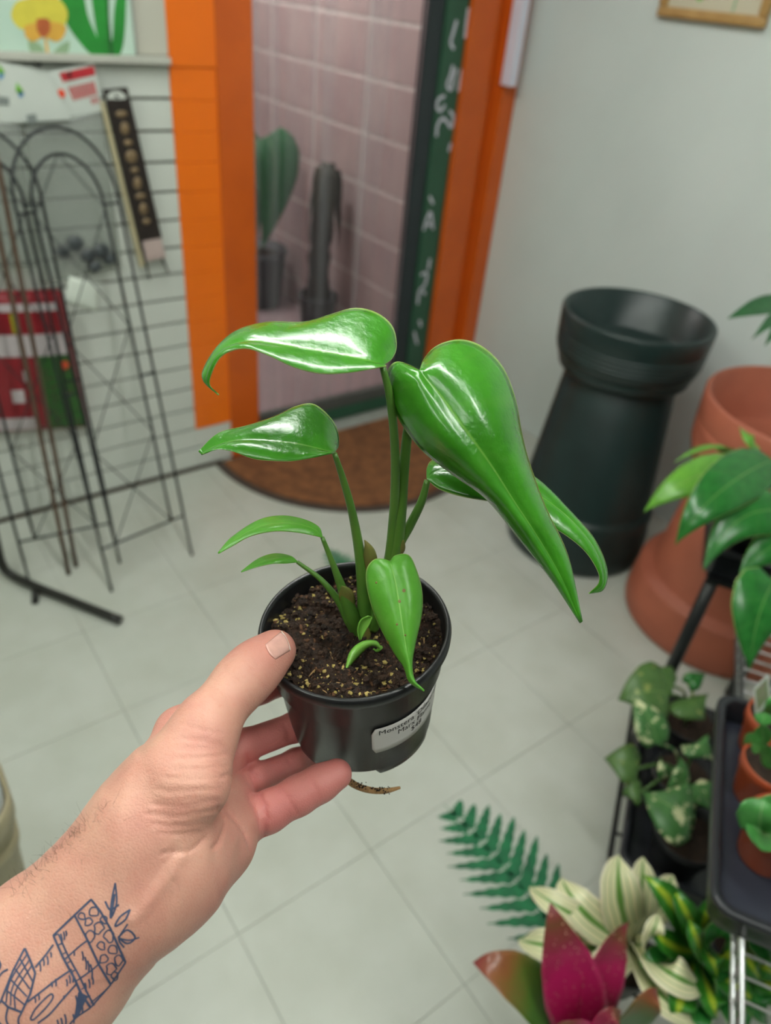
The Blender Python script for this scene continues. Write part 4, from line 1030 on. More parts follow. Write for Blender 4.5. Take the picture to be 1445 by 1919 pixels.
# arching leaf at the top left
mleaf([(717, 685), (712, 682), (700, 679), (680, 674), (645, 667), (600, 659), (550, 651), (505, 644), (465, 640), (432, 648), (405, 668), (390, 697), (388, 718), (410, 740)],
      [(717, 685), (735, 672), (743, 648), (735, 612), (706, 587), (665, 578), (620, 590), (570, 604), (505, 604), (450, 617), (412, 645), (385, 685), (381, 712), (410, 740)],
      [(717, 685), (724, 686), (716, 688), (695, 692), (650, 699), (600, 700), (550, 688), (505, 667), (468, 654), (438, 656), (412, 671), (396, 702), (394, 722), (410, 740)],
      (.327, .322), ([0, .15, .4, .7, .9, 1], [0, .016, .022, .014, .003, 0]), ([0, .15, .4, .7, .9, 1], [0, -.004, -.010, -.007, -.001, 0]), m_mon, .0012)
# big heart leaf facing the camera
mleaf([(786, 695), (789, 700), (796, 709), (808, 722), (830, 748), (858, 787), (890, 830), (924, 878), (962, 938), (1005, 1003), (1048, 1076), (1089, 1166)],
      [(786, 695), (765, 684), (742, 679), (727, 695), (725, 725), (745, 780), (790, 842), (850, 890), (912, 935), (975, 1012), (1035, 1088), (1087, 1167)],
      [(786, 695), (796, 672), (820, 648), (862, 637), (905, 651), (943, 690), (966, 750), (977, 810), (992, 868), (1022, 950), (1064, 1042), (1091, 1164)],
      (.326, .348, ([0, .5, 1], [0, -.012, 0])), ([0, .1, .4, .8, 1], [0, .004, .004, .001, 0]), ([0, .1, .4, .8, 1], [0, .012, .012, .004, 0]), m_mon, .0035, 0.0)
# shaded leaf below it on the left
mleaf([(626, 849), (620, 847), (608, 844), (585, 838), (550, 831), (515, 827), (470, 824), (430, 828), (400, 838), (377, 851)],
      [(626, 849), (634, 835), (632, 808), (618, 782), (588, 758), (555, 762), (515, 781), (460, 799), (410, 812), (372, 846)],
      [(626, 849), (622, 850), (609, 852), (585, 858), (550, 864), (515, 864), (475, 860), (435, 846), (405, 843), (377, 852)],
      (.353, .345), ([0, .15, .5, .85, 1], [0, .018, .02, .008, 0]), ([0, .15, .5, .85, 1], [0, -.003, -.008, -.004, 0]), m_mon, .001)
mleaf([(604, 1007), (590, 993), (560, 983), (520, 981), (480, 990), (440, 1012), (409, 1037)],
      [(604, 1006), (597, 988), (570, 974), (530, 967), (485, 975), (435, 1007), (409, 1036)],
      [(604, 1008), (588, 1004), (555, 998), (515, 996), (470, 1005), (435, 1024), (410, 1038)], (.378, .368), ([0, .5, 1], [0, .012, 0]), ([0, .5, 1], [0, -.005, 0]), m_mon6, .0004, nv=36)
mleaf([(557, 1053), (540, 1047), (515, 1047), (487, 1055), (452, 1072)], [(557, 1052), (543, 1042), (515, 1038), (485, 1047), (452, 1071)],
      [(557, 1054), (535, 1056), (510, 1057), (482, 1063), (452, 1073)], (.386, .378), ([0, .5, 1], [0, .007, 0]), ([0, .5, 1], [0, -.003, 0]), m_mon6, .0003, nv=30)
mleaf([(731, 1053), (733, 1058), (736, 1070), (742, 1095), (748, 1130), (754, 1170), (761, 1213), (767, 1245), (772, 1272), (795, 1295)],
      [(731, 1053), (718, 1048), (700, 1050), (687, 1070), (690, 1110), (708, 1165), (737, 1220), (757, 1250), (768, 1278), (795, 1295)],
      [(731, 1053), (742, 1041), (765, 1040), (778, 1062), (790, 1105), (790, 1150), (778, 1205), (772, 1245), (777, 1275), (795, 1294)],
      (.364, .352, ([0, .5, 1], [0, -.004, 0])), ([0, .3, .8, 1], [0, .004, .002, 0]), ([0, .3, .8, 1], [0, .004, .002, 0]), m_mon6, .0012)
mleaf([(800, 898), (815, 885), (850, 880), (900, 885), (960, 905), (1020, 935), (1070, 975), (1108, 1020), (1128, 1065), (1128, 1098), (1103, 1112)],
      [(800, 898), (801, 876), (815, 861), (870, 850), (950, 868), (1010, 900), (1065, 955), (1112, 1008), (1137, 1065), (1131, 1104), (1103, 1112)],
      [(800, 898), (805, 903), (825, 918), (870, 932), (930, 943), (1000, 970), (1055, 1000), (1095, 1032), (1119, 1068), (1122, 1092), (1103, 1112)],
      (.374, .384), ([0, .3, .8, 1], [0, .012, .006, 0]), ([0, .3, .8, 1], [0, -.006, -.003, 0]), m_mon, .001)
V, Fc, UV = leaf3(D([(674, 1200), (670, 1180), (676, 1162), (690, 1154)], .394, .389), D([(675, 1200), (677, 1183), (685, 1166), (697, 1156)], .396, .391), D([(676, 1199), (684, 1184), (693, 1170), (697, 1158)], .394, .389), 20, 8)
mk('new_leaf', V, Fc, m_new, pt, uv=UV, solid=.0006)
V, Fc, UV = leaf3(D([(647, 1256), (656, 1222), (678, 1203), (704, 1201), (714, 1213)], .384, .392), D([(647, 1257), (662, 1228), (682, 1210), (702, 1206), (713, 1214)], .382, .39), D([(648, 1257), (668, 1234), (686, 1216), (700, 1210), (712, 1216)], .384, .392), 24, 8)
mk('new_leaf', V, Fc, m_new, pt, uv=UV, solid=.0006)
mk('new_leaf_stalk', *tube(spline([PD(714, 1213, .391), PD(706, 1219, .396), PD(692, 1212, .404)], 8), .0011, 8), m_new, pt)
def stalk(name, pts, m, n=28):
    P = spline([PD(x, y, d) for x, y, d, r_ in pts], n)
    rs = np.interp(np.linspace(0, 1, n), np.linspace(0, 1, len(pts)), [r_ * d / F_PX for x, y, d, r_ in pts])
    return mk(name, *tube(P, rs, 14), m, pt)
stalk('petiole', [(716, 684, .3275, 6), (730, 740, .334, 8), (739, 820, .347, 8.5), (741, 900, .361, 9), (737, 980, .376, 9.5), (728, 1060, .389, 11), (702, 1150, .402, 13), (694, 1175, .408, 13)], m_pet)
stalk('petiole', [(787, 698, .3285, 6), (777, 745, .342, 9), (764, 810, .353, 9.5), (757, 880, .363, 10), (751, 960, .373, 11), (742, 1030, .384, 12), (710, 1140, .402, 12), (698, 1175, .408, 12)], m_pet)
stalk('petiole', [(627, 850, .3535, 5), (645, 905, .365, 7), (660, 960, .373, 8), (673, 1030, .384, 10), (681, 1090, .393, 13), (684, 1150, .402, 15), (684, 1175, .408, 14)], m_pet)
stalk('petiole', [(801, 900, .3745, 6), (790, 940, .377, 8), (768, 985, .381, 9), (745, 1030, .386, 9), (712, 1130, .401, 10), (700, 1175, .408, 10)], m_pet)
stalk('petiole', [(604, 1007, .3785, 4), (625, 1060, .385, 6), (642, 1105, .391, 9), (660, 1155, .399, 15), (674, 1185, .408, 14)], m_pet)
stalk('petiole', [(557, 1053, .3865, 3.5), (600, 1085, .391, 5), (632, 1122, .395, 7), (655, 1160, .401, 12), (668, 1187, .408, 10)], m_pet)
stalk('petiole', [(731, 1054, .3645, 5), (727, 1090, .376, 7), (712, 1140, .393, 9), (700, 1178, .407, 10)], m_pet)
stalk('stem_base', [(680, 1160, .403, 12), (679, 1185, .408, 18), (678, 1200, .414, 16)], m_shth, 12)
for b, mm, tp, wd in (((688, 1085, .390), (694, 1045, .382), (683, 1012, .379), .007), ((738, 1050, .385), (748, 1028, .381), (757, 1012, .378), .006), ((660, 1150, .396), (650, 1118, .390), (640, 1098, .387), .008)):
    gleaf('leaf_sheath', pt, PD(*b), PD(*mm), PD(*tp), wd, 'lance', m_shth, EYE - PC, fold=-.6, nv=14, nu=8)
# a few brown blemishes on the young leaf, then a stray root below
yl6 = [o for o in pt.children if o.name.startswith('leaf') and 'sheath' not in o.name][5]
yb = BVHTree.FromPolygons([Vector(np.array(v.co) + ORIG[pt]) for v in yl6.data.vertices], [tuple(p.vertices) for p in yl6.data.polygons])
m_blem = mat('leaf_blemish', '#7a6a34', .6, .3, 300)
for bx, by, br in ((757, 1107, .0009), (749, 1127, .0008), (728, 1203, .0010), (706, 1092, .0006), (744, 1170, .0006), (760, 1190, .0005)):
    h, nn, _, _ = yb.ray_cast(Vector(EYE), Vector(ray(bx, by)).normalized())
    if h is None: continue
    nn = np.array(nn); nn = nn if nn @ (EYE - PC) > 0 else -nn
    mk('leaf_blemish', *lathe([(.00002, .0001), (br * .7, .0001), (br, 0)], np.array(h) + nn * .00042, nn, 12), m_blem, yl6)
stalk('root', [(640, 1448, .420, 6), (660, 1468, .418, 6.5), (690, 1480, .416, 6), (722, 1482, .414, 5.5), (750, 1476, .412, 2.5)], mat('tan_root', '#a17c50', .8, .3, 120, .6, 600), 24)
mb = MB()
for _ in range(60):
    t = rng.random(); c = spline([PD(655, 1464, .4165), PD(690, 1478, .4145), PD(722, 1480, .4125), PD(745, 1476, .411)], 40)[int(t * 30)] + rng.normal(0, .0009, 3)
    mb.add(c + IV * rng.uniform(.0003, .0006), IF)
o = mb.build('root_soil', m_hsoil, pt, smooth=False); o['kind'] = 'stuff'

# ================================================================== hand and forearm (one continuous skin)
def cam3(px, py, d): return np.array([(px - CX) / F_PX * d, (py - CY) / F_PX * d, d])
def cap(a, b): return (cam3(*a[:3]), a[3] * a[2] / F_PX, cam3(*b[:3]), b[3] * b[2] / F_PX)
def chain(*pts): return [cap(a, b) for a, b in zip(pts[:-1], pts[1:])]
arm = chain((-330, 2060, .300, 98), (60, 1752, .318, 84), (200, 1624, .322, 76), (268, 1548, .326, 72)) + chain((-235, 2145, .300, 100), (132, 1838, .316, 86), (266, 1686, .322, 76), (328, 1618, .328, 74)) + \
      chain((95, 1795, .322, 80), (300, 1590, .330, 70))
palm = chain((275, 1545, .328, 64), (288, 1476, .346, 52), (336, 1370, .372, 42)) + chain((300, 1560, .335, 66), (350, 1490, .376, 46), (402, 1427, .400, 34)) + \
       chain((320, 1590, .335, 66), (385, 1525, .380, 46), (434, 1478, .402, 32)) + chain((345, 1630, .333, 74), (405, 1582, .358, 58), (458, 1540, .388, 40))
thumb = chain((284, 1524, .322, 62), (326, 1444, .326, 58), (388, 1354, .336, 47), (449, 1281, .353, 43), (482, 1248, .364, 40), (516, 1219, .3745, 39))
thenar = chain((320, 1545, .318, 56), (362, 1470, .322, 58), (388, 1400, .330, 46))
index = chain((336, 1370, .372, 42), (408, 1322, .397, 35), (488, 1286, .424, 31), (580, 1262, .456, 27), (640, 1262, .468, 24))
middle = chain((402, 1427, .400, 34), (455, 1398, .411, 30), (556, 1361, .434, 27), (640, 1338, .462, 26), (690, 1330, .470, 23))
ring = chain((434, 1478, .402, 30), (482, 1457, .410, 26), (555, 1428, .432, 24), (640, 1398, .462, 25), (680, 1390, .472, 22))
pinky = chain((456, 1542, .386, 38), (503, 1521, .387, 37), (560, 1490, .390, 35), (600, 1468, .392, 33), (631, 1451, .394, 29))
groups = [(arm, .022), (palm, .016), (index, .004), (middle, .004), (ring, .004), (pinky, .004), (thenar + thumb, .012)]
joink = [None, .022, .005, .004, .0022, .0026, -1]
HV = .00105
allp = [p for g, _ in groups for p in g]
lo = np.min([np.minimum(a - ra, b - rb) for a, ra, b, rb in allp], 0) - .006; hi = np.max([np.maximum(a + ra, b + rb) for a, ra, b, rb in allp], 0) + .006
lo[0] = max(lo[0], -.235); dims = np.ceil((hi - lo) / HV).astype(int) + 1
FLD = np.full(dims, .05, np.float32)
def smin(a, b, k):
    h = np.maximum(k - np.abs(a - b), 0) / k; return np.minimum(a, b) - h * h * k * .25
MG = .016
for gi, (g, k) in enumerate(groups):
    glo = np.min([np.minimum(a - ra, b - rb) for a, ra, b, rb in g], 0) - MG; ghi = np.max([np.maximum(a + ra, b + rb) for a, ra, b, rb in g], 0) + MG
    i0_ = np.maximum(((glo - lo) / HV).astype(int), 0); i1_ = np.minimum(((ghi - lo) / HV).astype(int) + 1, dims)
    G = np.full(i1_ - i0_, .05, np.float32)
    for a, ra, b, rb in g:
        plo = np.minimum(a - ra, b - rb) - MG; phi = np.maximum(a + ra, b + rb) + MG
        j0 = np.maximum(((plo - lo) / HV).astype(int), i0_); j1 = np.minimum(((phi - lo) / HV).astype(int) + 1, i1_)
        if (j1 <= j0).any(): continue
        xs = [(lo[q_] + HV * np.arange(j0[q_], j1[q_])).astype(np.float32) for q_ in range(3)]
        X_, Y_, Z_ = xs[0][:, None, None], xs[1][None, :, None], xs[2][None, None, :]
        ba = b - a; L2 = ba @ ba
        t = np.clip(((X_ - a[0]) * ba[0] + (Y_ - a[1]) * ba[1] + (Z_ - a[2]) * ba[2]) / L2, 0, 1)
        dd = np.sqrt((X_ - a[0] - t * ba[0]) ** 2 + (Y_ - a[1] - t * ba[1]) ** 2 + (Z_ - a[2] - t * ba[2]) ** 2) - (ra + t * (rb - ra))
        sl = tuple(slice(j0[q_] - i0_[q_], j1[q_] - i0_[q_]) for q_ in range(3)); G[sl] = smin(G[sl], dd.astype(np.float32), k)
    sl = tuple(slice(i0_[q_], i1_[q_]) for q_ in range(3))
    if gi == 0: FLD[sl] = G
    elif joink[gi] > 0: FLD[sl] = smin(FLD[sl], G, joink[gi])
    else:   # the thumb root flows into the wrist but stands clear of the palm
        xg = (lo[0] + HV * np.arange(i0_[0], i1_[0])).astype(np.float32)[:, None, None]
        FLD[sl] = smin(FLD[sl], G, .0045 + .018 * np.clip((-.088 - xg) / .022, 0, 1))
def surface_nets(Fd):
    ins = Fd < 0; n = np.array(Fd.shape)
    cnt = sum(ins[x:n[0] - 1 + x, y:n[1] - 1 + y, z:n[2] - 1 + z].astype(np.int8) for x in (0, 1) for y in (0, 1) for z in (0, 1))
    act = (cnt > 0) & (cnt < 8); idx = np.argwhere(act); ids = np.full(act.shape, -1, np.int32); ids[act] = np.arange(len(idx))
    acc = np.zeros((len(idx), 3)); c = np.zeros(len(idx))
    cor = [(x, y, z) for x in (0, 1) for y in (0, 1) for z in (0, 1)]
    for i in range(8):
        for j in range(i + 1, 8):
            if sum(abs(cor[i][q_] - cor[j][q_]) for q_ in range(3)) != 1: continue
            A = Fd[tuple((idx + cor[i]).T)]; B = Fd[tuple((idx + cor[j]).T)]; s = (A < 0) != (B < 0)
            t = np.where(s, A / np.where(A - B == 0, 1, A - B), 0)
            p = np.array(cor[i]) + t[:, None] * (np.array(cor[j]) - np.array(cor[i])); acc += p * s[:, None]; c += s
    V = idx + acc / c[:, None]; quads = []
    for ax in range(3):
        o1, o2 = [(1, 2), (2, 0), (0, 1)][ax]; e = np.eye(3, dtype=int)
        sh = [slice(None)] * 3; sA = [slice(None)] * 3; sA[ax] = slice(0, -1); sB = [slice(None)] * 3; sB[ax] = slice(1, None)
        a, b = ins[tuple(sA)], ins[tuple(sB)]; P = np.argwhere(a != b); P = P[(P[:, o1] > 0) & (P[:, o2] > 0) & (P[:, o1] < n[o1] - 1) & (P[:, o2] < n[o2] - 1)]
        fl = a[tuple(P.T)]
        q_ = np.stack([ids[tuple(P.T)], ids[tuple((P - e[o1]).T)], ids[tuple((P - e[o1] - e[o2]).T)], ids[tuple((P - e[o2]).T)]], 1)
        q_[~fl] = q_[~fl][:, ::-1]; quads.append(q_)
    return V, np.concatenate(quads)
SV, SQ = surface_nets(FLD)
SV = lo + SV * HV
del FLD
E_ = np.concatenate([SQ[:, [0, 1]], SQ[:, [1, 2]], SQ[:, [2, 3]], SQ[:, [3, 0]]])
deg = np.bincount(E_.ravel(), minlength=len(SV))[:, None]
def smooth_mesh(V, it, lam):
    for _ in range(it):
        s = np.zeros_like(V)
        for q_ in range(3): s[:, q_] = np.bincount(E_[:, 0], V[E_[:, 1], q_], len(V)) + np.bincount(E_[:, 1], V[E_[:, 0], q_], len(V))
        V = V + lam * (s / np.maximum(deg, 1) - V)
    return V
SV = smooth_mesh(smooth_mesh(SV, 4, .5), 1, .3)
def vnormals(V):
    n = np.cross(V[SQ[:, 2]] - V[SQ[:, 0]], V[SQ[:, 3]] - V[SQ[:, 1]]); N = np.zeros_like(V)
    for k in range(4):
        for q_ in range(3): N[:, q_] += np.bincount(SQ[:, k], n[:, q_], len(V))
    return N / (np.linalg.norm(N, axis=1)[:, None] + 1e-12)
NRM = vnormals(SV)
if (NRM * SV).sum(1)[np.argmin(SV[:, 2])] > 0: SQ = SQ[:, ::-1]; NRM = -NRM
px_ = np.stack([CX + F_PX * SV[:, 0] / SV[:, 2], CY + F_PX * SV[:, 1] / SV[:, 2]], 1)
front = (NRM * SV).sum(1) < 0
def zr(pts): return [(150 + .4152 * x, 1150 + .4152 * y) for x, y in pts]
CREASES = [  # (polyline on the photo, width px, depth m, nearest allowed depth range)
    (zr([(455, 560), (560, 575), (650, 600)]), 4, .0007), (zr([(440, 655), (550, 650), (662, 635)]), 4, .0008), (zr([(420, 705), (540, 700), (655, 690)]), 4, .0007),
    (zr([(380, 735), (500, 742), (645, 745)]), 4, .0007), (zr([(350, 795), (480, 800), (630, 790)]), 4, .0008), (zr([(330, 860), (470, 868), (620, 842)]), 4, .0008),
    (zr([(300, 905), (450, 915), (600, 890)]), 4, .0008), (zr([(330, 950), (450, 962), (570, 950)]), 4, .0008), (zr([(360, 990), (450, 1000), (550, 985)]), 4, .0007),
    (zr([(460, 500), (540, 520), (640, 540)]), 4, .0005), (zr([(470, 600), (560, 610), (655, 620)]), 4, .0005),
    (zr([(700, 190), (655, 215), (650, 250), (690, 295), (760, 330)]), 4.5, .0006), (zr([(770, 165), (800, 220), (800, 280)]), 4, .0004), (zr([(600, 300), (640, 340), (700, 385)]), 4, .0004), (zr([(580, 330), (620, 375), (680, 420)]), 4, .0004),
    (zr([(750, 640), (768, 690), (800, 720)]), 4.5, .0010), (zr([(760, 690), (800, 800), (835, 880), (838, 1005)]), 5, .0014), (zr([(925, 500), (945, 545), (950, 600)]), 4, .0005), (zr([(935, 650), (955, 700), (965, 740)]), 4, .0005),
    (zr([(905, 790), (945, 840), (975, 900)]), 4, .0008), (zr([(1030, 735), (1060, 780), (1080, 830)]), 4, .0007),
    (zr([(640, 880), (700, 930), (740, 990), (770, 1070)]), 5, .0010), (zr([(620, 880), (650, 930), (640, 1010), (600, 1060)]), 5, .0012),
    (zr([(640, 740), (690, 720), (755, 700)]), 5, .0009), (zr([(370, 1085), (430, 1075), (500, 1070), (560, 1020)]), 5, .0010), (zr([(375, 1130), (410, 1100), (440, 1060)]), 4, .0006), (zr([(395, 1180), (440, 1230), (430, 1290)]), 4, .0006),
]
for _ in range(64):      # fine skin folds across the ball of the thumb
    u_ = rng.random(); yc = 1385 + 195 * u_; xr_ = 428 - 50 * max(0, u_ - .35) / .65; xl_ = xr_ - rng.uniform(30, 110); xr2 = xr_ - rng.uniform(0, 45)
    if xr2 - xl_ < 20: continue
    sl_ = rng.normal(-.02, .05); CREASES.append(([(xl_, yc), ((xl_ + xr2) / 2, yc + rng.normal(0, 2) + sl_ * (xr2 - xl_) / 2), (xr2, yc + sl_ * (xr2 - xl_))], rng.uniform(2.4, 3.6), rng.uniform(.0003, .0006)))
for _ in range(14):      # and across the thumb joint
    t_ = rng.random(); c0 = np.array([395 + 85 * t_, 1335 - 85 * t_]); pdv = np.array([.62, .78]) * rng.uniform(12, 30); of = rng.normal(0, 9, 2)
    CREASES.append(([tuple(c0 - pdv + of), tuple(c0 + of + [3, -2]), tuple(c0 + pdv + of)], 2.8, rng.uniform(.0002, .0005)))
RIDGES = [(zr([(470, 1090), (400, 1180), (320, 1290), (240, 1380)]), 14, .0009)]   # wrist tendon
def seg_dist(P, A, B):
    ba = B - A; t = np.clip(((P - A) @ ba) / (ba @ ba), 0, 1); return np.linalg.norm(P - A - t[:, None] * ba, axis=1)
disp = np.zeros(len(SV))
for lst, sg in ((CREASES, -1), (RIDGES, 1)):
    for pl, wd, dp in lst:
        P = spline(np.array(pl), 14); P[1:-1] += rng.normal(0, 1.2, (12, 2)); d = np.min([seg_dist(px_, P[i], P[i + 1]) for i in range(13)], 0)
        e_ = dp * (.75 if wd > 4.2 else .6) * np.exp(-(d / (wd * .85)) ** 2) * front
        disp = np.minimum(disp, -e_) if sg < 0 else disp + e_
SV = SV + NRM * disp[:, None]
WV = EYE + SV @ RM.T
# flush: fingers, palm and knuckles are redder than the wrist
fl_ = np.zeros(len(SV))
for g, s in ((index[2:], .9), (middle[1:], .95), (ring[1:], .95), (pinky[1:], .9), (middle[:1], .7), (ring[:1], .7), (pinky[:1], .6), (palm[3:], .35), (index[:2], .35), (thumb[4:], .4)):
    for a, ra, b, rb in g:
        ba = b - a; t = np.clip(((SV - a) @ ba) / (ba @ ba), 0, 1); d = np.linalg.norm(SV - a - t[:, None] * ba, axis=1) - (ra + t * (rb - ra))
        fl_ = np.maximum(fl_, s * np.clip(1 - d / .013, 0, 1))
for _ in range(22): fl_ = fl_ + .5 * ((np.bincount(E_[:, 0], fl_[E_[:, 1]], len(SV)) + np.bincount(E_[:, 1], fl_[E_[:, 0]], len(SV))) / np.maximum(deg[:, 0], 1) - fl_)
fl_ = np.clip(fl_ + .12 * np.clip(-disp / .001, 0, 1), 0, 1)
q = NT('skin'); b = q.b; co = q.coord()
at = q.n('ShaderNodeAttribute', attribute_name='flush')
n1 = q.noise(45, 4, co); n2 = q.noise(420, 3, co)
base = q.ramp([(.3, '#d19f8b'), (.6, '#ca9180'), (.8, '#c28376')], n1).outputs[0]
base = q.mix(base, '#c97874', at.outputs['Fac'])
base = q.mix(base, '#c97f6c', q.math('MULTIPLY', q.ramp([(.55, (0, 0, 0, 1)), (.75, (1, 1, 1, 1))], n2).outputs[0], .25))
q.l(base, b.inputs['Base Color']); b.inputs['Roughness'].default_value = .4; b.inputs['Specular IOR Level'].default_value = .5
b.inputs['Subsurface Weight'].default_value = .12; b.inputs['Subsurface Radius'].default_value = (1.0, .35, .2); b.inputs['Subsurface Scale'].default_value = .004
vo = q.n('ShaderNodeTexVoronoi', feature='DISTANCE_TO_EDGE'); vo.inputs['Scale'].default_value = 620; q.l(co, vo.inputs['Vector'])
hgt = q.math('ADD', q.math('MULTIPLY', q.math('MINIMUM', vo.outputs['Distance'], .12), 2.2), q.math('MULTIPLY', q.noise(1100, 3, co), .6))
q.l(q.bump(hgt, .5, .0006, None), b.inputs['Normal'])
m_skin = q.m
person = mk('person', WV, SQ, m_skin, origin=EYE + RM @ cam3(97, 1795, .31))
tag(person, 'bare left hand and tattooed forearm holding the black pot', 'person')
fa = person.data.attributes.new('flush', 'FLOAT', 'POINT'); fa.data.foreach_set('value', fl_.astype(np.float32))
sk_bvh = BVHTree.FromPolygons([Vector(v) for v in WV], [tuple(int(i) for i in f_) for f_ in SQ])
def on_skin(px, py, off=0.0):
    d = Vector(ray(px, py)).normalized(); hit, nn, _, _ = sk_bvh.ray_cast(Vector(EYE), d)
    if hit is None: return None, None
    nn = np.array(nn); nn = nn if nn @ np.array(d) < 0 else -nn
    return np.array(hit) + nn * off, nn
# thumbnail
A, B_, C_, D_ = (np.array(p) for p in zr([(836, 140), (906, 84), (944, 168), (882, 206)]))
n = 14; V = []; okk = True
for i in range(n):
    for j in range(n):
        s, t = i / (n - 1), j / (n - 1); p = (A * (1 - s) + B_ * s) * (1 - t) + (D_ * (1 - s) + C_ * s) * t
        e = (2 * t - 1); p = p + (A - B_) / np.linalg.norm(A - B_) * (1 - e * e) * (4 if s < .5 else -3) * abs(2 * s - 1)
        h, nn = on_skin(*p, .00055 * (1 - abs(e) ** 4) + .0002 * s - .0001)
        if h is None: okk = False; break
        V.append(h)
    if not okk: break
if okk:
    nl = mk('thumbnail', np.array(V), [(i * n + j, i * n + j + 1, (i + 1) * n + j + 1, (i + 1) * n + j) for i in range(n - 1) for j in range(n - 1)], mat('nail', '#dba79c', .16, .10, 260, .1, 900, coat=.7), person, solid=.0006)
    nl['label'] = 'short clean thumbnail'
    P = []
    for t in np.linspace(0.02, .98, 12):
        e = 2 * t - 1; p = B_ * (1 - t) + C_ * t + (B_ - A) / np.linalg.norm(B_ - A) * (1 - e * e) * 3; h, nn = on_skin(*p, .0007)
        if h is not None: P.append(h)
    if len(P) > 4: mk('nail_free_edge', *tube(P, .0003, 6), mat('nail_white', '#ead8cf', .3), person)
# tattoo: ink lines lying on the skin of the wrist
m_tat = mat('tattoo_ink', '#46506a', .5, .25, 300, col2='#39445e')
def zt(pts): return [(x * .346, 1450 + y * .346) for x, y in pts]
tat = MB()
def ink(pts, wd=.0008, closed=False, n=None, soft=True):
    P2 = np.array(zt(pts)); 
    if closed: P2 = np.vstack([P2, P2[:1]])
    seglen = np.linalg.norm(np.diff(P2, axis=0), axis=1).sum(); n = n or max(6, int(seglen / 3))
    if soft: P2 = spline(P2, n)
    else:
        s = np.r_[0, np.cumsum(np.linalg.norm(np.diff(P2, axis=0), axis=1))]; u = np.linspace(0, s[-1], n); P2 = np.stack([np.interp(u, s, P2[:, k]) for k in (0, 1)], 1)
    P = []; N = []
    for p in P2:
        h, nn = on_skin(p[0], p[1], .00022)
        if h is None: continue
        P.append(h); N.append(nn)
    if len(P) > 2: tat.add(*ribbon(np.array(P), wd * .88, np.array(N)))
ink([(405, 765), (495, 680), (545, 745), (600, 840), (680, 1020), (600, 1140), (540, 1040), (470, 890), (405, 765)], .0010, soft=False)
ink([(405, 765), (290, 875), (340, 990), (400, 1100), (440, 1190), (490, 1265), (600, 1140)], .0010, soft=False)
ink([(318, 868), (370, 985), (430, 1095), (470, 1180), (505, 1250)], .0008)
for x, y, r_, k in ((510, 745, 25, 0), (480, 800, 20, 1), (535, 835, 26, 2), (490, 880, 24, 3), (592, 880, 26, 4), (550, 930, 20, 5), (612, 950, 24, 6), (562, 1000, 22, 7), (600, 1055, 26, 8), (642, 1010, 22, 9), (622, 1095, 18, 10), (565, 790, 18, 11), (445, 770, 18, 12)):
    ink([(x + r_ * (1 + .28 * math.sin(3 * q_ + k)) * math.cos(q_), y + r_ * (1.15 + .25 * math.cos(2 * q_ + k)) * math.sin(q_)) for q_ in np.linspace(0, 6.283, 9)[:-1]], .0007, True)
ink([(470, 905), (430, 935), (345, 1010)], .0008); ink([(545, 1020), (500, 1060), (430, 1110)], .0008); ink([(600, 1140), (560, 1180), (490, 1240)], .0007)
ink([(290, 925), (245, 985), (192, 1048)], .0009); ink([(390, 1058), (300, 1120), (210, 1190), (150, 1235)], .0009)
ink([(420, 1130), (340, 1220), (270, 1300), (205, 1350)], .0009); ink([(490, 1265), (400, 1330), (330, 1420)], .0009)
ink([(135, 945), (70, 1070), (8, 1225), (45, 1262), (118, 1290), (165, 1190), (192, 1080), (165, 1010), (135, 945)], .0010, soft=False)
for k in range(1, 5):
    u = k / 5; ink([(135 - 127 * u, 945 + 280 * u), (192 - 74 * u, 1080 + 210 * u)], .0007)
for k in range(1, 4):
    u = k / 4; ink([(135 + 50 * u, 945 + 125 * u), (60 + 62 * u - 20, 1100 + 100 * u), (8 + 100 * u, 1225 + 60 * u)], .0007)
ink([(10, 1225), (-30, 1300), (60, 1420)], .0009); ink([(45, 1262), (35, 1330), (70, 1400)], .0009); ink([(118, 1290), (100, 1340), (130, 1420)], .0009)
ink([(165, 1325), (195, 1270), (270, 1195), (287, 1212), (250, 1265), (185, 1328)], .0008, True)
ink([(45, 1058), (10, 1080), (-20, 1130)], .0009); ink([(-10, 1000), (5, 1040), (-15, 1075)], .0009)
ink([(625, 590), (605, 690), (600, 780), (632, 700), (625, 590)], .0008); ink([(570, 690), (598, 735), (645, 708)], .0009); ink([(620, 650), (602, 770)], .0012)
ink([(705, 735), (650, 775), (625, 825), (678, 790), (705, 735)], .0009); ink([(640, 885), (690, 845), (732, 885), (690, 918), (640, 885)], .0009); ink([(692, 812), (645, 890), (672, 940)], .0008); ink([(755, 885), (700, 900), (645, 890)], .0008)
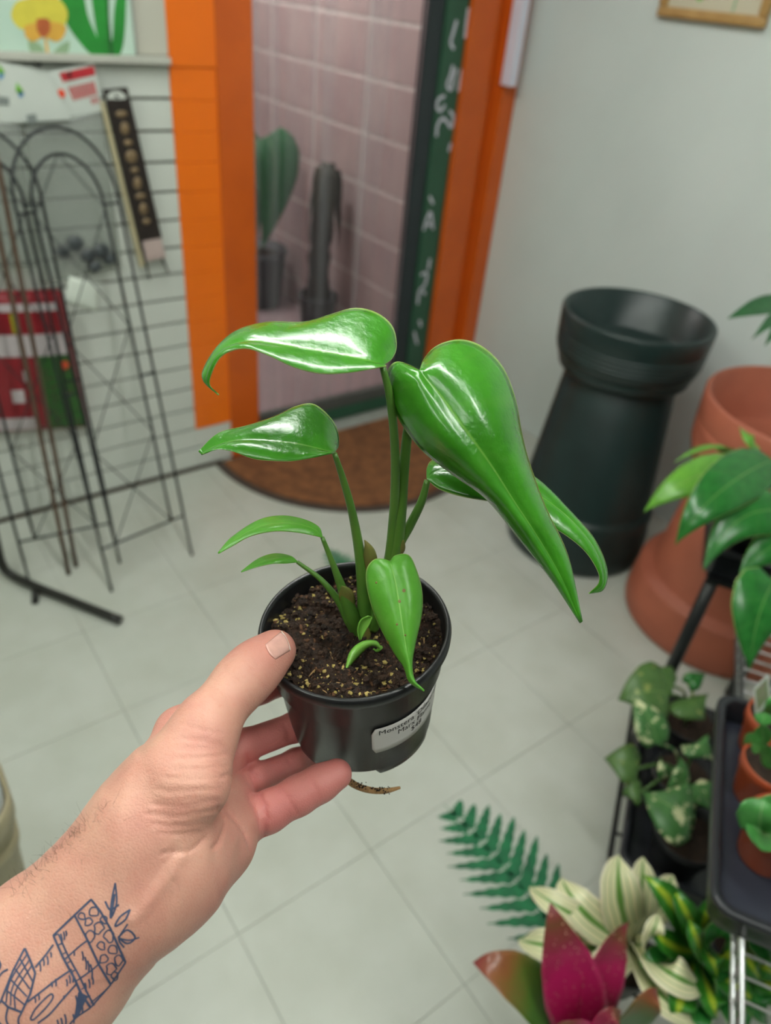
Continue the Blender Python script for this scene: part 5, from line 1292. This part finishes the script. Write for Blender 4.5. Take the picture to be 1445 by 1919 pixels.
for x, y, l_ in ((330, 865, 60), (345, 855, 45), (358, 848, 30), (215, 1020, 50), (235, 1000, 40), (255, 985, 50), (275, 965, 30), (445, 960, 50), (460, 990, 70), (475, 1010, 60), (490, 1030, 80), (400, 955, 30), (375, 1090, 45), (360, 1110, 40), (390, 1070, 60), (300, 1110, 40), (280, 1125, 30), (345, 1200, 20), (190, 1210, 30), (210, 1195, 30), (480, 1110, 50), (500, 1100, 40), (460, 1130, 50), (395, 1300, 50), (330, 1320, 60), (350, 1300, 60), (310, 1330, 50), (420, 1220, 60), (440, 1240, 60), (410, 1200, 60)):
    ink([(x, y), (x + l_ * .12, y + l_ * .5), (x + l_ * .1, y + l_)], .0007)
for k in range(9):
    u = k / 8; a_ = np.array((292, 880)) * (1 - u) + np.array((490, 1262)) * u; ink([tuple(a_), tuple(a_ + [24, -14])], .0006)
for u in np.linspace(0, 1, 6): ink([(405 + 20 * u, 1290 - 30 * u + 40), (430 + 40 * u, 1180 + 20 * u)], .0010)
tt = tat.build('tattoo', m_tat, person, smooth=False); tt['label'] = 'dark blue line tattoo of banded logs with leaves'
# fine arm hair along the upper edge of the forearm
hair = MB()
for k in range(130):
    u = rng.random(); bx, by = 10 + 190 * u, 1668 - 178 * u
    inn = abs(rng.normal(0, 1)) * 11 if k < 112 else rng.uniform(20, 120)
    p = np.array([bx + inn * .65 + 6, by + inn * .76 + 8]); h, nn = on_skin(p[0], p[1], 0)
    if h is None: continue
    right = RM @ np.array([1.0, 0, 0]); upv = RM @ np.array([0, -1.0, 0])
    dv = right * rng.normal(.2, .6) + upv * rng.normal(.5, .4) + nn * .9; dv /= np.linalg.norm(dv)
    ln = rng.uniform(.003, .008); cv = rng.normal(0, 1, 3); cv /= np.linalg.norm(cv)
    P = np.array([h + dv * ln * s + cv * ln * .5 * s * s for s in np.linspace(0, 1, 6)]); hair.add(*tube(P, np.linspace(.00005, .00002, 6), 4))
hr = hair.build('arm_hair', mat('brown_hair', '#4a3527', .5), person); hr['kind'] = 'stuff'; hr['label'] = 'fine dark arm hair'
